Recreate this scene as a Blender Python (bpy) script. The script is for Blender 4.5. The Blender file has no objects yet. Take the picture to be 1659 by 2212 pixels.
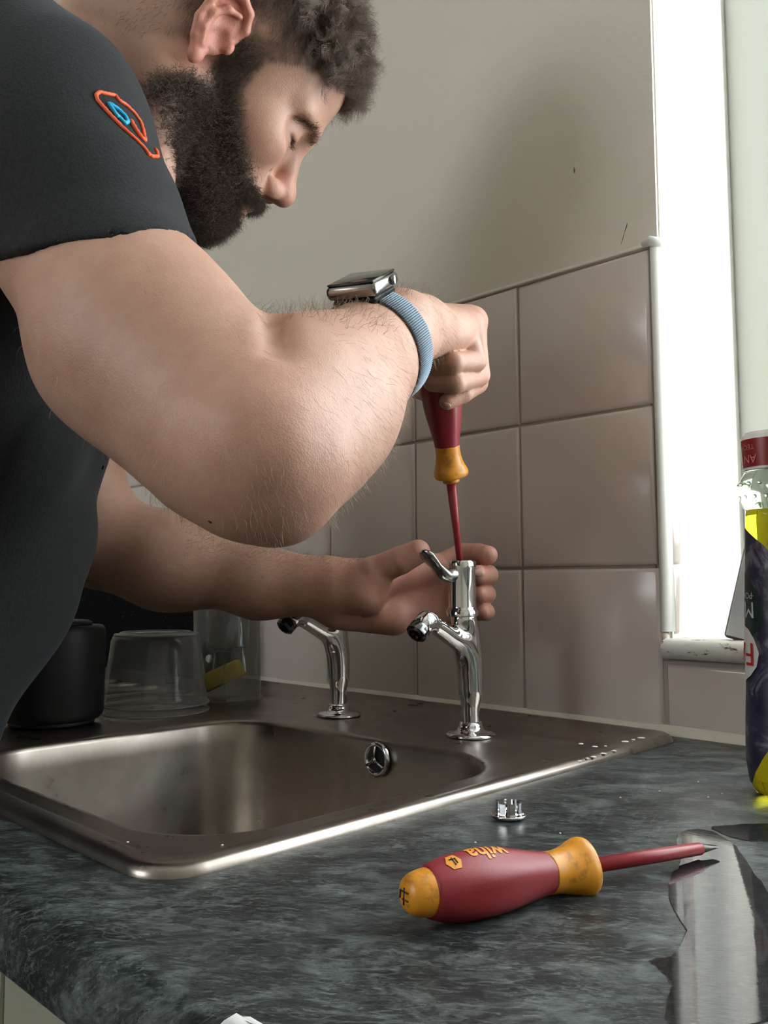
import bpy, math, random
import numpy as np
from mathutils import Vector, Matrix
from mathutils.bvhtree import BVHTree
random.seed(7)
rng = np.random.default_rng(11)
S = bpy.context.scene
COL = S.collection

# ------------------------------------------------------------------ camera
# working frame: worktop surface is z = 0, tiled wall is the plane y = 0, x to the right along it
ZW = 0.9                                  # the worktop stands 0.9 m above the floor (applied at the end)
FPX = 1872.0
CAM = np.array([.391, -.753, .138])
_yw, _pt, _rl = math.radians(-45), math.radians(4.65), math.radians(-.22)
CF = np.array([math.sin(_yw)*math.cos(_pt), math.cos(_yw)*math.cos(_pt), math.sin(_pt)])
CR = np.array([math.cos(_yw), -math.sin(_yw), 0.])
CU = np.cross(CR, CF)
CR, CU = CR*math.cos(_rl)+CU*math.sin(_rl), -CR*math.sin(_rl)+CU*math.cos(_rl)
def ray(x, y): return CF + CR*((x-829.5)/FPX) - CU*((y-1106)/FPX)
def P(x, y, d): return CAM + ray(x, y)*d                     # a point at a real distance d
def Pz(x, y, z=0.): r = ray(x, y); return CAM + r*((z-CAM[2])/r[2])   # a point on a horizontal plane
def Py(x, y, yy=0.): r = ray(x, y); return CAM + r*((yy-CAM[1])/r[1])
cam = bpy.data.cameras.new('camera'); camo = bpy.data.objects.new('camera', cam); COL.objects.link(camo)
M4 = Matrix(((CR[0], CU[0], -CF[0], CAM[0]), (CR[1], CU[1], -CF[1], CAM[1]), (CR[2], CU[2], -CF[2], CAM[2]+ZW), (0, 0, 0, 1)))
camo.matrix_world = M4
cam.sensor_fit = 'HORIZONTAL'; cam.sensor_width = 36; cam.lens = 36*FPX/1659
cam.clip_start = .02
S.camera = camo

# ------------------------------------------------------------------ sky, lights, exposure
S.view_settings.view_transform = 'Standard'; S.view_settings.look = 'None'
S.view_settings.gamma = 1; S.view_settings.use_curve_mapping = False
S.view_settings.exposure = .30
w = bpy.data.worlds.new('sky'); S.world = w; w.use_nodes = True
wn = w.node_tree; bg = wn.nodes['Background']
bg.inputs[0].default_value = (.93, .98, 1., 1); bg.inputs[1].default_value = 7.0
def portal(name, loc, rot, sx, sy):
    l = bpy.data.lights.new(name, 'AREA'); l.shape = 'RECTANGLE'; l.size = sx; l.size_y = sy
    l.cycles.is_portal = True
    o = bpy.data.objects.new(name, l); COL.objects.link(o); o.location = loc; o.rotation_euler = rot
    return o
WX0, WX1, WZ0, WZ1, WD = .008, 1.20, .086, 1.32, .17          # the window opening in the tiled wall
portal('window_portal', ((WX0+WX1)/2, WD+.09, (WZ0+WZ1)/2+0), (math.pi/2, 0, 0), WX1-WX0, WZ1-WZ0)
BX0, BX1, BZ0, BZ1 = -1.25, -.15, .45, 1.38                       # unseen second window behind the photographer, added and sized for fill light
BY = -2.9
portal('fill_window_portal', ((BX0+BX1)/2, BY-.16, (BZ0+BZ1)/2), (-math.pi/2, 0, 0), BX1-BX0, BZ1-BZ0)
sun = bpy.data.lights.new('sun', 'SUN'); sun.energy = 8.0; sun.angle = math.radians(6); sun.color = (1., .97, .90)
suno = bpy.data.objects.new('sun', sun); COL.objects.link(suno)                # low raking sun that only reaches the deep window reveal
suno.rotation_euler = Vector((-1, -.19, -.35)).to_track_quat('-Z', 'Y').to_euler(); suno.location = (2, .6, 1)
S.cycles.max_bounces = 10; S.cycles.transparent_max_bounces = 16
S.cycles.caustics_refractive = False; S.cycles.caustics_reflective = False
S.cycles.sample_clamp_indirect = 6

# ------------------------------------------------------------------ object helpers
def wloc(o):
    v = np.zeros(3)
    while o is not None: v += np.array(o.location); o = o.parent
    return v
def tag(o, label=None, cat=None, group=None, kind=None):
    if label: o['label'] = label
    if cat: o['category'] = cat
    if group: o['group'] = group
    if kind: o['kind'] = kind
    return o
def thing(name, loc, label, cat, group=None):
    o = bpy.data.objects.new(name, None); COL.objects.link(o); o.location = tuple(loc); o.empty_display_size = .02
    return tag(o, label, cat, group)
def rawmesh(name, V, F, smooth=True):
    V = np.asarray(V, np.float32); me = bpy.data.meshes.new(name)
    if isinstance(F, np.ndarray):
        n, k = F.shape
        me.vertices.add(len(V)); me.vertices.foreach_set('co', V.ravel())
        me.loops.add(n*k); me.loops.foreach_set('vertex_index', F.astype(np.int32).ravel())
        me.polygons.add(n); me.polygons.foreach_set('loop_start', np.arange(0, n*k, k, dtype=np.int32))
        me.polygons.foreach_set('loop_total', np.full(n, k, np.int32)); me.update(calc_edges=True)
    else:
        me.from_pydata([tuple(map(float, v)) for v in V], [], [tuple(f) for f in F]); me.update()
    if smooth: me.polygons.foreach_set('use_smooth', np.ones(len(me.polygons), bool))
    return me
def obj(name, VF, mat, parent=None, smooth=True, origin=None, autos=None):
    V, F = VF; V = np.asarray(V, float)
    if parent is not None: off = wloc(parent)
    elif origin is not None: off = np.asarray(origin, float)
    else: off = np.array([(V[:, 0].min()+V[:, 0].max())/2, (V[:, 1].min()+V[:, 1].max())/2, V[:, 2].min()])
    me = rawmesh(name, V-off, F, smooth)
    if autos is not None:
        me.set_sharp_from_angle(angle=math.radians(autos))
    o = bpy.data.objects.new(name, me); COL.objects.link(o)
    if parent is not None: o.parent = parent
    else: o.location = tuple(off)
    if mat is not None: me.materials.append(mat)
    return o
class MB:
    def __init__(s): s.v = []; s.f = []
    def add(s, V, F):
        n = len(s.v); s.v += [tuple(map(float, v)) for v in V]; s.f += [tuple(int(i)+n for i in f) for f in F]; return s
    def vf(s): return np.array(s.v), s.f
    def box(s, lo, hi, b=0., seg=2):
        lo = np.array(lo, float); hi = np.array(hi, float)
        if b <= 0:
            V = [(x, y, z) for x in (lo[0], hi[0]) for y in (lo[1], hi[1]) for z in (lo[2], hi[2])]
            return s.add(V, [(0, 1, 3, 2), (4, 6, 7, 5), (0, 4, 5, 1), (2, 3, 7, 6), (0, 2, 6, 4), (1, 5, 7, 3)])
        import bmesh
        bm = bmesh.new(); bmesh.ops.create_cube(bm, size=1)
        for v in bm.verts: v.co = Vector((lo+hi)/2) + Vector([v.co[i]*(hi-lo)[i] for i in range(3)])
        bmesh.ops.bevel(bm, geom=list(bm.edges), offset=b, segments=seg, profile=.5, affect='EDGES')
        bm.verts.index_update()
        V = [tuple(v.co) for v in bm.verts]; F = [[v.index for v in f.verts] for f in bm.faces]; bm.free()
        return s.add(V, F)
    def loops(s, rings, closed=True, cap0=False, cap1=False):
        n = len(rings[0]); V = [p for r in rings for p in r]; F = []
        for i in range(len(rings)-1):
            for j in range(n if closed else n-1):
                k = (j+1) % n
                F.append((i*n+j, i*n+k, (i+1)*n+k, (i+1)*n+j))
        if cap0: F.append(tuple(range(n-1, -1, -1)))
        if cap1: F.append(tuple((len(rings)-1)*n+j for j in range(n)))
        return s.add(V, F)
    def tube(s, pts, r, n=12, cap=True, flat=1., up=None):
        pts = [np.array(p, float) for p in pts]; rs = r if hasattr(r, '__len__') else [r]*len(pts)
        rings = []; a = None
        for i, p in enumerate(pts):
            t = pts[min(i+1, len(pts)-1)]-pts[max(i-1, 0)]; t /= np.linalg.norm(t)+1e-12
            if a is None:
                a = np.array(up, float) if up is not None else (np.array([0, 0, 1.]) if abs(t[2]) < .9 else np.array([1., 0, 0]))
            a = a-t*(a@t); a /= np.linalg.norm(a); b = np.cross(t, a)
            rings.append([p+rs[i]*(a*math.cos(q)*flat+b*math.sin(q)) for q in np.linspace(0, 2*math.pi, n, endpoint=False)])
        return s.loops(rings, True, cap, cap)
    def lathe(s, prof, o, ax=(0, 0, 1), n=40, cap0=True, cap1=True, sx=1., ref=None, sq=None):
        ax = np.array(ax, float); ax /= np.linalg.norm(ax); o = np.array(o, float)
        a = np.array(ref, float) if ref is not None else (np.array([1., 0, 0]) if abs(ax[0]) < .9 else np.array([0, 1., 0]))
        a = a-ax*(a@ax); a /= np.linalg.norm(a); b = np.cross(ax, a)
        rings = []
        for t, r in prof:
            ring = []
            for q in np.linspace(0, 2*math.pi, n, endpoint=False):
                k = r if sq is None else r*sq(t, q)
                ring.append(o+ax*t+k*(a*math.cos(q)*sx+b*math.sin(q)))
            rings.append(ring)
        return s.loops(rings, True, cap0, cap1)
def smooth_prof(pts, n=6):
    pts = [np.array(p, float) for p in pts]; out = []
    for i in range(len(pts)-1):
        p0 = pts[max(i-1, 0)]; p1 = pts[i]; p2 = pts[i+1]; p3 = pts[min(i+2, len(pts)-1)]
        for t in np.linspace(0, 1, n, endpoint=False):
            out.append(tuple(.5*((2*p1)+(-p0+p2)*t+(2*p0-5*p1+4*p2-p3)*t*t+(-p0+3*p1-3*p2+p3)*t**3)))
    out.append(tuple(pts[-1])); return out
def rrect(x0, x1, y0, y1, r, z, n=8):
    out = []
    for cx, cy, a0 in ((x1-r, y1-r, 0), (x0+r, y1-r, 90), (x0+r, y0+r, 180), (x1-r, y0+r, 270)):
        for t in np.linspace(a0, a0+90, n): out.append((cx+r*math.cos(math.radians(t)), cy+r*math.sin(math.radians(t)), z))
    return out

# ------------------------------------------------------------------ materials
def mat(name, col, rough=.5, metal=0., **kw):
    m = bpy.data.materials.new(name); m.use_nodes = True; b = m.node_tree.nodes['Principled BSDF']
    b.inputs['Base Color'].default_value = (*col, 1); b.inputs['Roughness'].default_value = rough; b.inputs['Metallic'].default_value = metal
    for k, v in kw.items(): b.inputs[k.replace('_', ' ')].default_value = v
    return m
class NT:
    def __init__(s, m): s.t = m.node_tree; s.b = s.t.nodes['Principled BSDF']
    def n(s, typ, **kw):
        x = s.t.nodes.new(typ)
        for k, v in kw.items():
            if k.startswith('_'): x.inputs[k[1:].replace('_', ' ')].default_value = v
            else: setattr(x, k, v)
        return x
    def l(s, a, b): s.t.links.new(a, b)
    def coord(s, kind='Object', scale=(1, 1, 1), rot=(0, 0, 0), tex=False):
        c = s.n('ShaderNodeTexCoord'); m = s.n('ShaderNodeMapping'); m.vector_type = 'TEXTURE' if tex else 'POINT'; m.inputs['Scale'].default_value = scale; m.inputs['Rotation'].default_value = rot
        s.l(c.outputs[kind], m.inputs[0]); return m.outputs[0]
    def noise(s, vec, scale, detail=4, rough=.6, dist=0.):
        x = s.n('ShaderNodeTexNoise', _Scale=scale, _Detail=detail, _Roughness=rough, _Distortion=dist)
        s.l(vec, x.inputs['Vector']); return x.outputs['Fac']
    def ramp(s, fac, stops):
        r = s.n('ShaderNodeValToRGB'); e = r.color_ramp.elements
        while len(e) < len(stops): e.new(.5)
        for q, (p, c) in zip(e, stops): q.position = p; q.color = (*c, 1) if len(c) == 3 else c
        s.l(fac, r.inputs[0]); return r.outputs[0]
    def mix(s, f, a, b, mode='MIX'):
        x = s.n('ShaderNodeMix', data_type='RGBA', blend_type=mode)
        for v, i in ((f, 0), (a, 6), (b, 7)):
            if isinstance(v, (int, float)): x.inputs[i].default_value = v
            elif isinstance(v, tuple): x.inputs[i].default_value = (*v, 1)
            else: s.l(v, x.inputs[i])
        return x.outputs[2]
    def bump(s, h, strength, dist=.001):
        x = s.n('ShaderNodeBump', _Strength=strength, _Distance=dist); s.l(h, x.inputs['Height']); s.l(x.outputs[0], s.b.inputs['Normal']); return x
    def set(s, name, out): s.l(out, s.b.inputs[name])
g3 = lambda v: (v, v, v)
M = {}
m = M['paint'] = mat('wall_paint', (.68, .64, .56), .75); q = NT(m); c = q.coord()
q.set('Base Color', q.ramp(q.noise(c, 3, 3), [(.3, (.665, .625, .545)), (.7, (.70, .66, .575))])); q.bump(q.noise(c, 60, 6, .6, .4), .25, .002)
m = M['reveal'] = mat('reveal_plaster', (.86, .86, .82), .7); q = NT(m); c = q.coord(); q.bump(q.noise(c, 40, 6), .4, .003)
m = M['grout'] = mat('grout', (.42, .37, .33), .8); q = NT(m); c = q.coord(); q.bump(q.noise(c, 300, 4), .3, .001)
m = M['caulk'] = mat('caulk', (.62, .58, .50), .45); q = NT(m); c = q.coord(); q.bump(q.noise(c, 120, 3), .3, .001)
m = M['tile'] = mat('glazed_tile', (.60, .53, .49), .16); q = NT(m); c = q.coord()
q.set('Base Color', q.ramp(q.noise(c, 9, 3), [(.3, (.64, .565, .515)), (.7, (.66, .58, .535))])); q.bump(q.noise(c, 14, 2), .10, .004)
M['trimw'] = mat('white_trim', (.62, .63, .60), .3)
m = M['sill'] = mat('chipped_paint', (.75, .74, .70), .5); q = NT(m); c = q.coord('Object', (1, 2.2, 2.6))
n1 = q.noise(c, 55, 6, .7, .3)
q.set('Base Color', q.ramp(n1, [(.0, (.10, .05, .03)), (.395, (.16, .09, .07)), (.415, (.68, .66, .61)), (1, (.76, .75, .70))])); q.bump(q.ramp(n1, [(.39, g3(0)), (.42, g3(1))]), .5, .002)
M['frame'] = mat('window_frame_plastic', (.50, .53, .49), .4)
m = M['glass'] = bpy.data.materials.new('window_glass'); m.use_nodes = True; t = m.node_tree; t.nodes.clear()
o_ = t.nodes.new('ShaderNodeOutputMaterial'); a_ = t.nodes.new('ShaderNodeBsdfTransparent'); b_ = t.nodes.new('ShaderNodeBsdfGlossy'); b_.inputs['Roughness'].default_value = .02
mx = t.nodes.new('ShaderNodeMixShader'); fr = t.nodes.new('ShaderNodeFresnel'); fr.inputs[0].default_value = 1.45
ge = t.nodes.new('ShaderNodeNewGeometry'); iv = t.nodes.new('ShaderNodeMath'); iv.operation = 'SUBTRACT'; iv.inputs[0].default_value = 1; t.links.new(ge.outputs['Backfacing'], iv.inputs[1])
mu = t.nodes.new('ShaderNodeMath'); mu.operation = 'MULTIPLY'; t.links.new(iv.outputs[0], mu.inputs[0]); t.links.new(fr.outputs[0], mu.inputs[1])
t.links.new(mu.outputs[0], mx.inputs[0]); t.links.new(a_.outputs[0], mx.inputs[1]); t.links.new(b_.outputs[0], mx.inputs[2]); t.links.new(mx.outputs[0], o_.inputs[0])
def thin(name, tintc, haze, hcol=(.5, .5, .48), rough=.05):
    m = bpy.data.materials.new(name); m.use_nodes = True; t = m.node_tree; t.nodes.clear(); N = t.nodes.new; L = t.links.new
    o_ = N('ShaderNodeOutputMaterial'); tr = N('ShaderNodeBsdfTransparent'); tr.inputs[0].default_value = (*tintc, 1); gl = N('ShaderNodeBsdfGlossy'); gl.inputs['Roughness'].default_value = rough
    df = N('ShaderNodeBsdfDiffuse'); df.inputs[0].default_value = (*hcol, 1); m1 = N('ShaderNodeMixShader'); m1.inputs[0].default_value = haze; L(tr.outputs[0], m1.inputs[1]); L(df.outputs[0], m1.inputs[2])
    fr = N('ShaderNodeFresnel'); fr.inputs[0].default_value = 1.45; ge = N('ShaderNodeNewGeometry'); iv = N('ShaderNodeMath'); iv.operation = 'SUBTRACT'; iv.inputs[0].default_value = 1; L(ge.outputs['Backfacing'], iv.inputs[1])
    mu = N('ShaderNodeMath'); mu.operation = 'MULTIPLY'; L(iv.outputs[0], mu.inputs[0]); L(fr.outputs[0], mu.inputs[1]); m2 = N('ShaderNodeMixShader'); L(mu.outputs[0], m2.inputs[0]); L(m1.outputs[0], m2.inputs[1]); L(gl.outputs[0], m2.inputs[2]); L(m2.outputs[0], o_.inputs[0]); return m
m = M['worktop'] = mat('slate_laminate', (.05, .06, .06), .33, Specular_IOR_Level=.35); q = NT(m)
c1 = q.coord('Object', (1, 1, 1), (0, 0, .45)); c2 = q.coord('Object', (1, .62, .62), (0, 0, .70), True); c3 = q.coord('Object', (1, .34, .34), (0, 0, .62), True)
a1 = q.ramp(q.noise(c2, 24, 10, .80, .35), [(.38, (.006, .008, .009)), (.50, (.022, .029, .030)), (.66, (.13, .155, .15))])
a2 = q.ramp(q.noise(c3, 130, 7, .82, .8), [(.52, g3(0)), (.74, g3(.8))])
a3 = q.ramp(q.noise(c2, 4.5, 4, .6, 2.0), [(.497, g3(0)), (.502, g3(.30)), (.507, g3(0))])
x1 = q.mix(a2, a1, (.27, .31, .31)); x2 = q.mix(a3, x1, (.26, .29, .29))
q.set('Base Color', x2); q.set('Roughness', q.ramp(q.noise(c1, 20, 4), [(.3, g3(.27)), (.7, g3(.40))])); q.bump(q.noise(c3, 240, 4), .35, .0006)
m = M['steel'] = mat('brushed_steel', (.56, .53, .49), .30, 1.); q = NT(m); c = q.coord('Object', (1, 1, 1)); cs = q.coord('Object', (6, 90, 2))
q.set('Roughness', q.ramp(q.noise(c, 30, 5), [(.3, g3(.26)), (.7, g3(.37))])); q.set('Base Color', q.ramp(q.noise(c, 14, 6, .7, .6), [(.3, (.26, .23, .20)), (.7, (.36, .325, .29))])); q.bump(q.noise(cs, 12, 3), .04, .001)
M['chrome'] = mat('chrome', (.72, .72, .73), .07, 1.); M['chrome_dull'] = mat('dull_chrome', (.50, .50, .49), .22, 1.)
M['nozzle'] = mat('chrome_dark_reflections', (.13, .13, .13), .15, 1.); M['darkhole'] = mat('dark_hole', (.012, .012, .012), .6); M['rubber'] = mat('black_rubber', (.02, .02, .02), .5)  # spout collar is chrome; its dark reflections are put into the colour
m = M['scale'] = mat('limescale_and_glint', (.70, .68, .62), .5)  # dried scale on the sink rim; also the painted glints on the worktop
m = M['redgrip'] = mat('dark_red_plastic', (.26, .018, .028), .42); q = NT(m); c = q.coord(); q.bump(q.noise(c, 900, 3), .15, .0004)
m = M['redshaft'] = mat('red_sleeve', (.30, .022, .03), .38)
m = M['yellow'] = mat('orange_yellow_plastic', (.72, .29, .018), .35); q = NT(m); c = q.coord()
q.set('Base Color', q.ramp(q.noise(c, 160, 5, .7), [(.36, (.40, .17, .02)), (.5, (.70, .285, .018)), (1, (.74, .31, .02))]))
M['yellowprint'] = mat('orange_yellow_print', (.75, .30, .03), .4); M['blackprint'] = mat('black_print', (.03, .02, .01), .5)
M['toolsteel'] = mat('tool_steel', (.07, .065, .06), .35, 1.)
m = M['skin'] = mat('skin', (.6, .36, .27), .47); q = NT(m); b = q.b
at = q.n('ShaderNodeAttribute', attribute_name='tone'); c = q.coord('Object')
mot = q.ramp(q.noise(c, 38, 5, .65), [(.35, (.93, .87, .86)), (.65, (1.05, 1.06, 1.05))])
q.set('Base Color', q.mix(1., at.outputs['Color'], mot, 'MULTIPLY'))
b.inputs['Subsurface Weight'].default_value = .12; b.inputs['Subsurface Radius'].default_value = (1, .35, .2); b.inputs['Subsurface Scale'].default_value = .006
vor = q.n('ShaderNodeTexVoronoi', _Scale=900.); q.l(c, vor.inputs['Vector'])
ad = q.n('ShaderNodeMath', operation='ADD'); q.l(vor.outputs['Distance'], ad.inputs[0]); q.l(q.noise(c, 240, 5), ad.inputs[1])
q.bump(ad.outputs[0], .22, .0006)
M['nail'] = mat('nail', (.66, .42, .36), .25); M['lip'] = mat('lip', (.45, .2, .18), .4)
M['beard'] = mat('dark_beard_hair', (.095, .066, .046), .36); M['hair'] = mat('brown_hair', (.20, .15, .115), .32)
M['fade'] = mat('short_brown_hair', (.15, .11, .085), .5); M['fair'] = mat('fair_arm_hair', (.55, .42, .32), .5); M['darkfair'] = mat('brown_arm_hair', (.26, .18, .12), .5)
M['eye'] = mat('eyeball', (.55, .5, .46), .15); M['iris'] = mat('dark_iris', (.02, .012, .008), .1)
m = M['shirt'] = mat('black_knit', (.012, .014, .017), .9, Sheen_Weight=.10, Sheen_Roughness=.4); q = NT(m); c = q.coord('Object')
wv = q.n('ShaderNodeTexVoronoi', _Scale=620.); q.l(q.coord('Object', (1, 1, .55)), wv.inputs['Vector'])
q.set('Base Color', q.ramp(wv.outputs['Distance'], [(.1, (.011, .013, .015)), (.7, (.004, .005, .006))])); q.bump(wv.outputs['Distance'], .35, .0005)
b = q.b; b.inputs['Sheen Tint'].default_value = (.6, .7, .8, 1)
M['jeans'] = mat('dark_trousers', (.02, .022, .03), .8)
M['orange_thread'] = mat('orange_thread', (.85, .12, .03), .55); M['cyan_thread'] = mat('cyan_thread', (.02, .45, .75), .55)
M['watchcase'] = mat('watch_case', (.30, .29, .27), .2, 1.); M['watchglass'] = mat('watch_glass', (.015, .02, .02), .05)
m = M['strap'] = mat('woven_strap', (.23, .32, .40), .8); M['strapdark'] = mat('strap_underside', (.03, .035, .04), .7)
M['blackplastic'] = mat('black_plastic', (.012, .0125, .013), .5, Specular_IOR_Level=.3)
m = M['granite'] = mat('black_sparkle_granite', (.008, .008, .009), .8, Specular_IOR_Level=0.); q = NT(m); c = q.coord()
v = q.n('ShaderNodeTexVoronoi', _Scale=330.); q.l(c, v.inputs['Vector'])
sp = q.n('ShaderNodeMath', operation='LESS_THAN'); q.l(v.outputs['Distance'], sp.inputs[0]); sp.inputs[1].default_value = .11
n2 = q.ramp(q.noise(c, 60, 2), [(.52, g3(0)), (.6, g3(1))]); q.set('Base Color', q.mix(q.mix(1., sp.outputs[0], n2, 'MULTIPLY'), (.008, .008, .009), (.35, .35, .33)))
M['clear'] = thin('clear_plastic', (.92, .92, .90), .05)
M['cloudy'] = thin('cloudy_clear_plastic', (.88, .88, .87), .12, (.5, .5, .48), .15)
m = M['water'] = mat('water', (1, 1, 1), .035); bb = m.node_tree.nodes['Principled BSDF']; bb.inputs['Transmission Weight'].default_value = 1.; bb.inputs['IOR'].default_value = 1.42
q = NT(m); q.bump(q.noise(q.coord('Object', (1, 2.5, 1)), 120, 3), .05, .0003)
m = M['liquid'] = mat('yellow_green_liquid', (.80, .72, .02), .06); bb = m.node_tree.nodes['Principled BSDF']; bb.inputs['Transmission Weight'].default_value = .85; bb.inputs['IOR'].default_value = 1.3
m = M['bulb'] = mat('pale_green_bottle_plastic', (.72, .82, .66), .1); bb = m.node_tree.nodes['Principled BSDF']; bb.inputs['Transmission Weight'].default_value = .8; bb.inputs['IOR'].default_value = 1.3
M['capred'] = mat('red_cap_band', (.24, .010, .016), .3); M['white'] = mat('white_plastic', (.78, .78, .76), .35); M['whiteprint'] = mat('white_print', (.7, .7, .68), .5); M['redprint'] = mat('red_print', (.55, .02, .02), .5)
m = M['label'] = mat('dark_label', (.02, .02, .06), .35); q = NT(m); c = q.coord()
q.set('Base Color', q.ramp(q.noise(c, 45, 4, .6, 1.), [(.40, (.012, .012, .035)), (.52, (.03, .028, .06)), (.62, (.16, .15, .19))]))
M['labelgreen'] = mat('dark_green_label', (.012, .03, .03), .35)
M['phone'] = mat('phone_body', (.06, .06, .065), .3); M['phoneglass'] = mat('phone_screen', (.62, .64, .66), .25)  # screen base is pale, standing in for bright reflections in the glass
M['sponge'] = mat('yellow_sponge', (.55, .42, .08), .9); M['steelpin'] = mat('pale_peg', (.55, .52, .46), .3)
m = M['cabinet'] = mat('cabinet_front', (.34, .34, .27), .5); M['floor'] = mat('floor_vinyl', (.25, .22, .19), .5); M['ceil'] = mat('ceiling_paint', (.8, .79, .76), .8)
m = M['floor']; q = NT(m); c = q.coord(); q.set('Base Color', q.ramp(q.noise(c, 6, 5), [(.3, (.22, .19, .16)), (.7, (.29, .26, .22))]))
M['rust'] = mat('rust_brown_debris', (.07, .025, .015), .8)
M['capprint'] = mat('pale_red_print', (.55, .22, .24), .5)
M['cloudyrim'] = thin('cloudy_rim_plastic', (.8, .8, .79), .38, (.6, .6, .58), .15)
M['scuff'] = mat('dark_scuff', (.10, .09, .075), .8)

# ------------------------------------------------------------------ the room
def struct(name, VF, m, parent=None, smooth=False):
    o = obj(name, VF, m, parent, smooth, origin=(0, 0, 0) if parent is None else None)
    o['kind'] = 'structure'; return o
RX0, RX1, RY, CZ, FZ = -1.75, 1.75, BY, 1.5, -.9
b = MB()                                                       # tiled outer wall with the window opening
for lo, hi in (((RX0, 0, FZ), (WX0, .24, CZ)), ((WX1, 0, FZ), (RX1, .24, CZ)), ((WX0, 0, FZ), (WX1, .24, WZ0-.004)), ((WX0, 0, WZ1), (WX1, .24, CZ))):
    b.box(lo, hi)
wall = struct('wall_back', b.vf(), M['paint'])
b = MB(); b.box((WX0-.0005, .0035, WZ0), (WX0+.0015, .24, WZ1)); b.box((WX1-.003, .001, WZ0), (WX1+.0005, .24, WZ1)); b.box((WX0+.003, .0005, WZ1-.004), (WX1-.003, .24, WZ1+.0005))
obj('reveal_plaster', b.vf(), M['reveal'], wall, False)
b = MB(); b.box((RX0+.02, -.0030, -.004), (-.002, .0002, .4565)); b.box((-.002, -.0030, -.004), (1.6, .0002, .0795)); obj('grout', b.vf(), M['grout'], wall, False)
b = MB(); b.loops([[(x, 0, .4555), (x, -.0075, .4562), (x, -.004, .4600), (x, 0, .4630)] for x in np.linspace(RX0+.02, .008, 12)], False); obj('caulk_line', b.vf(), M['caulk'], wall)
b = MB(); b.loops([[(x, -.006, .008+.0006*math.sin(x*60)), (x, -.008, .006), (x, -.0135+.0008*math.sin(x*41), .0015), (x, -.014, -.001)] for x in np.linspace(RX0+.02, 1.6, 60)], False); obj('sealant', b.vf(), M['caulk'], wall)
TP, TJ = .152, .0026
def tilemesh(w_, h_, d=.0065):
    b = MB(); R = lambda i, y: [(i, y, i), (w_-i, y, i), (w_-i, y, h_-i), (i, y, h_-i)]
    b.loops([R(0, 0), R(0, -d*.62), R(.0012, -d*.86), R(.004, -d)], True, False, True); return b.vf()
tm = {}
def tile(x, z, w_, h_, rot=None):
    k = (round(w_, 4), round(h_, 4))
    if k not in tm: tm[k] = rawmesh('tile', *tilemesh(*k), True); tm[k].set_sharp_from_angle(angle=math.radians(50)); tm[k].materials.append(M['tile'])
    o = bpy.data.objects.new('tile', tm[k]); COL.objects.link(o); o.parent = wall; o.location = (x, -.0002, z)
    o.rotation_euler = (random.uniform(-.003, .003), random.uniform(-.0015, .0015), random.uniform(-.003, .003))
    if rot: o.rotation_euler = rot
    return o
for i in range(-11, 0):
    for j in range(3):
        x0 = i*TP; w_ = TP-TJ
        if i == -1: w_ = TP-TJ+(.0045 if j == 0 else .0020)
        tile(x0+TJ/2, j*TP+TJ/2, w_, TP-TJ)
for i in range(0, 10): tile(i*TP+TJ/2+(.0065 if i == 0 else 0), .006, TP-TJ-(.0065 if i == 0 else 0), .057)
for j, (z0, z1) in enumerate(((.088, .152), (.152, .304), (.304, .456))):      # cut tiles turned into the reveal
    tile(.0145, z0+TJ/2, .0225, z1-z0-TJ).rotation_euler = (0, 0, math.pi/2)
    wall.children[-1].location = (.0050, .0065, z0+TJ/2)
b = MB()
def qr(z): return [(.0034, -.0005, z), (.0034, -.0064, z)]+[(.0042+.0070*math.sin(a), .0020-.0088*math.cos(a), z) for a in np.linspace(0, math.pi/2, 9)]+[(.0112, .0062, z)]
b.loops([qr(.092), qr(.4575)], False); obj('corner_trim', b.vf(), M['trimw'], wall)
b = MB(); b.tube([(-.003, -.007, .459), (.005, -.008, .4605), (.011, -.002, .459), (.0125, .010, .457)], [.0035, .005, .0045, .002], 10); obj('caulk_lump', b.vf(), M['trimw'], wall)
b = MB(); b.tube([(.002, -.001, .093), (.005, -.001, .086), (.005, -.001, .066)], [.005, .004, .004], 10); obj('plaster_fillet', b.vf(), M['caulk'], wall)
# sill
b = MB()
def sl(x):
    c_ = random.uniform(-.0004, .0004)
    return [(x, .20, .086), (x, -.006, .0862+c_), (x, -.013, .0845+c_), (x, -.0165, .079+c_), (x, -.0165+c_, .073), (x, -.013, .0685), (x, -.002, .068), (x, .20, .068)]
b.loops([sl(x) for x in np.linspace(.0075, 1.22, 60)], True, True, True)
sill = obj('trim_1', b.vf(), M['sill'], None, True, origin=(0, 0, 0), autos=60); sill['kind'] = 'structure'
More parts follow.
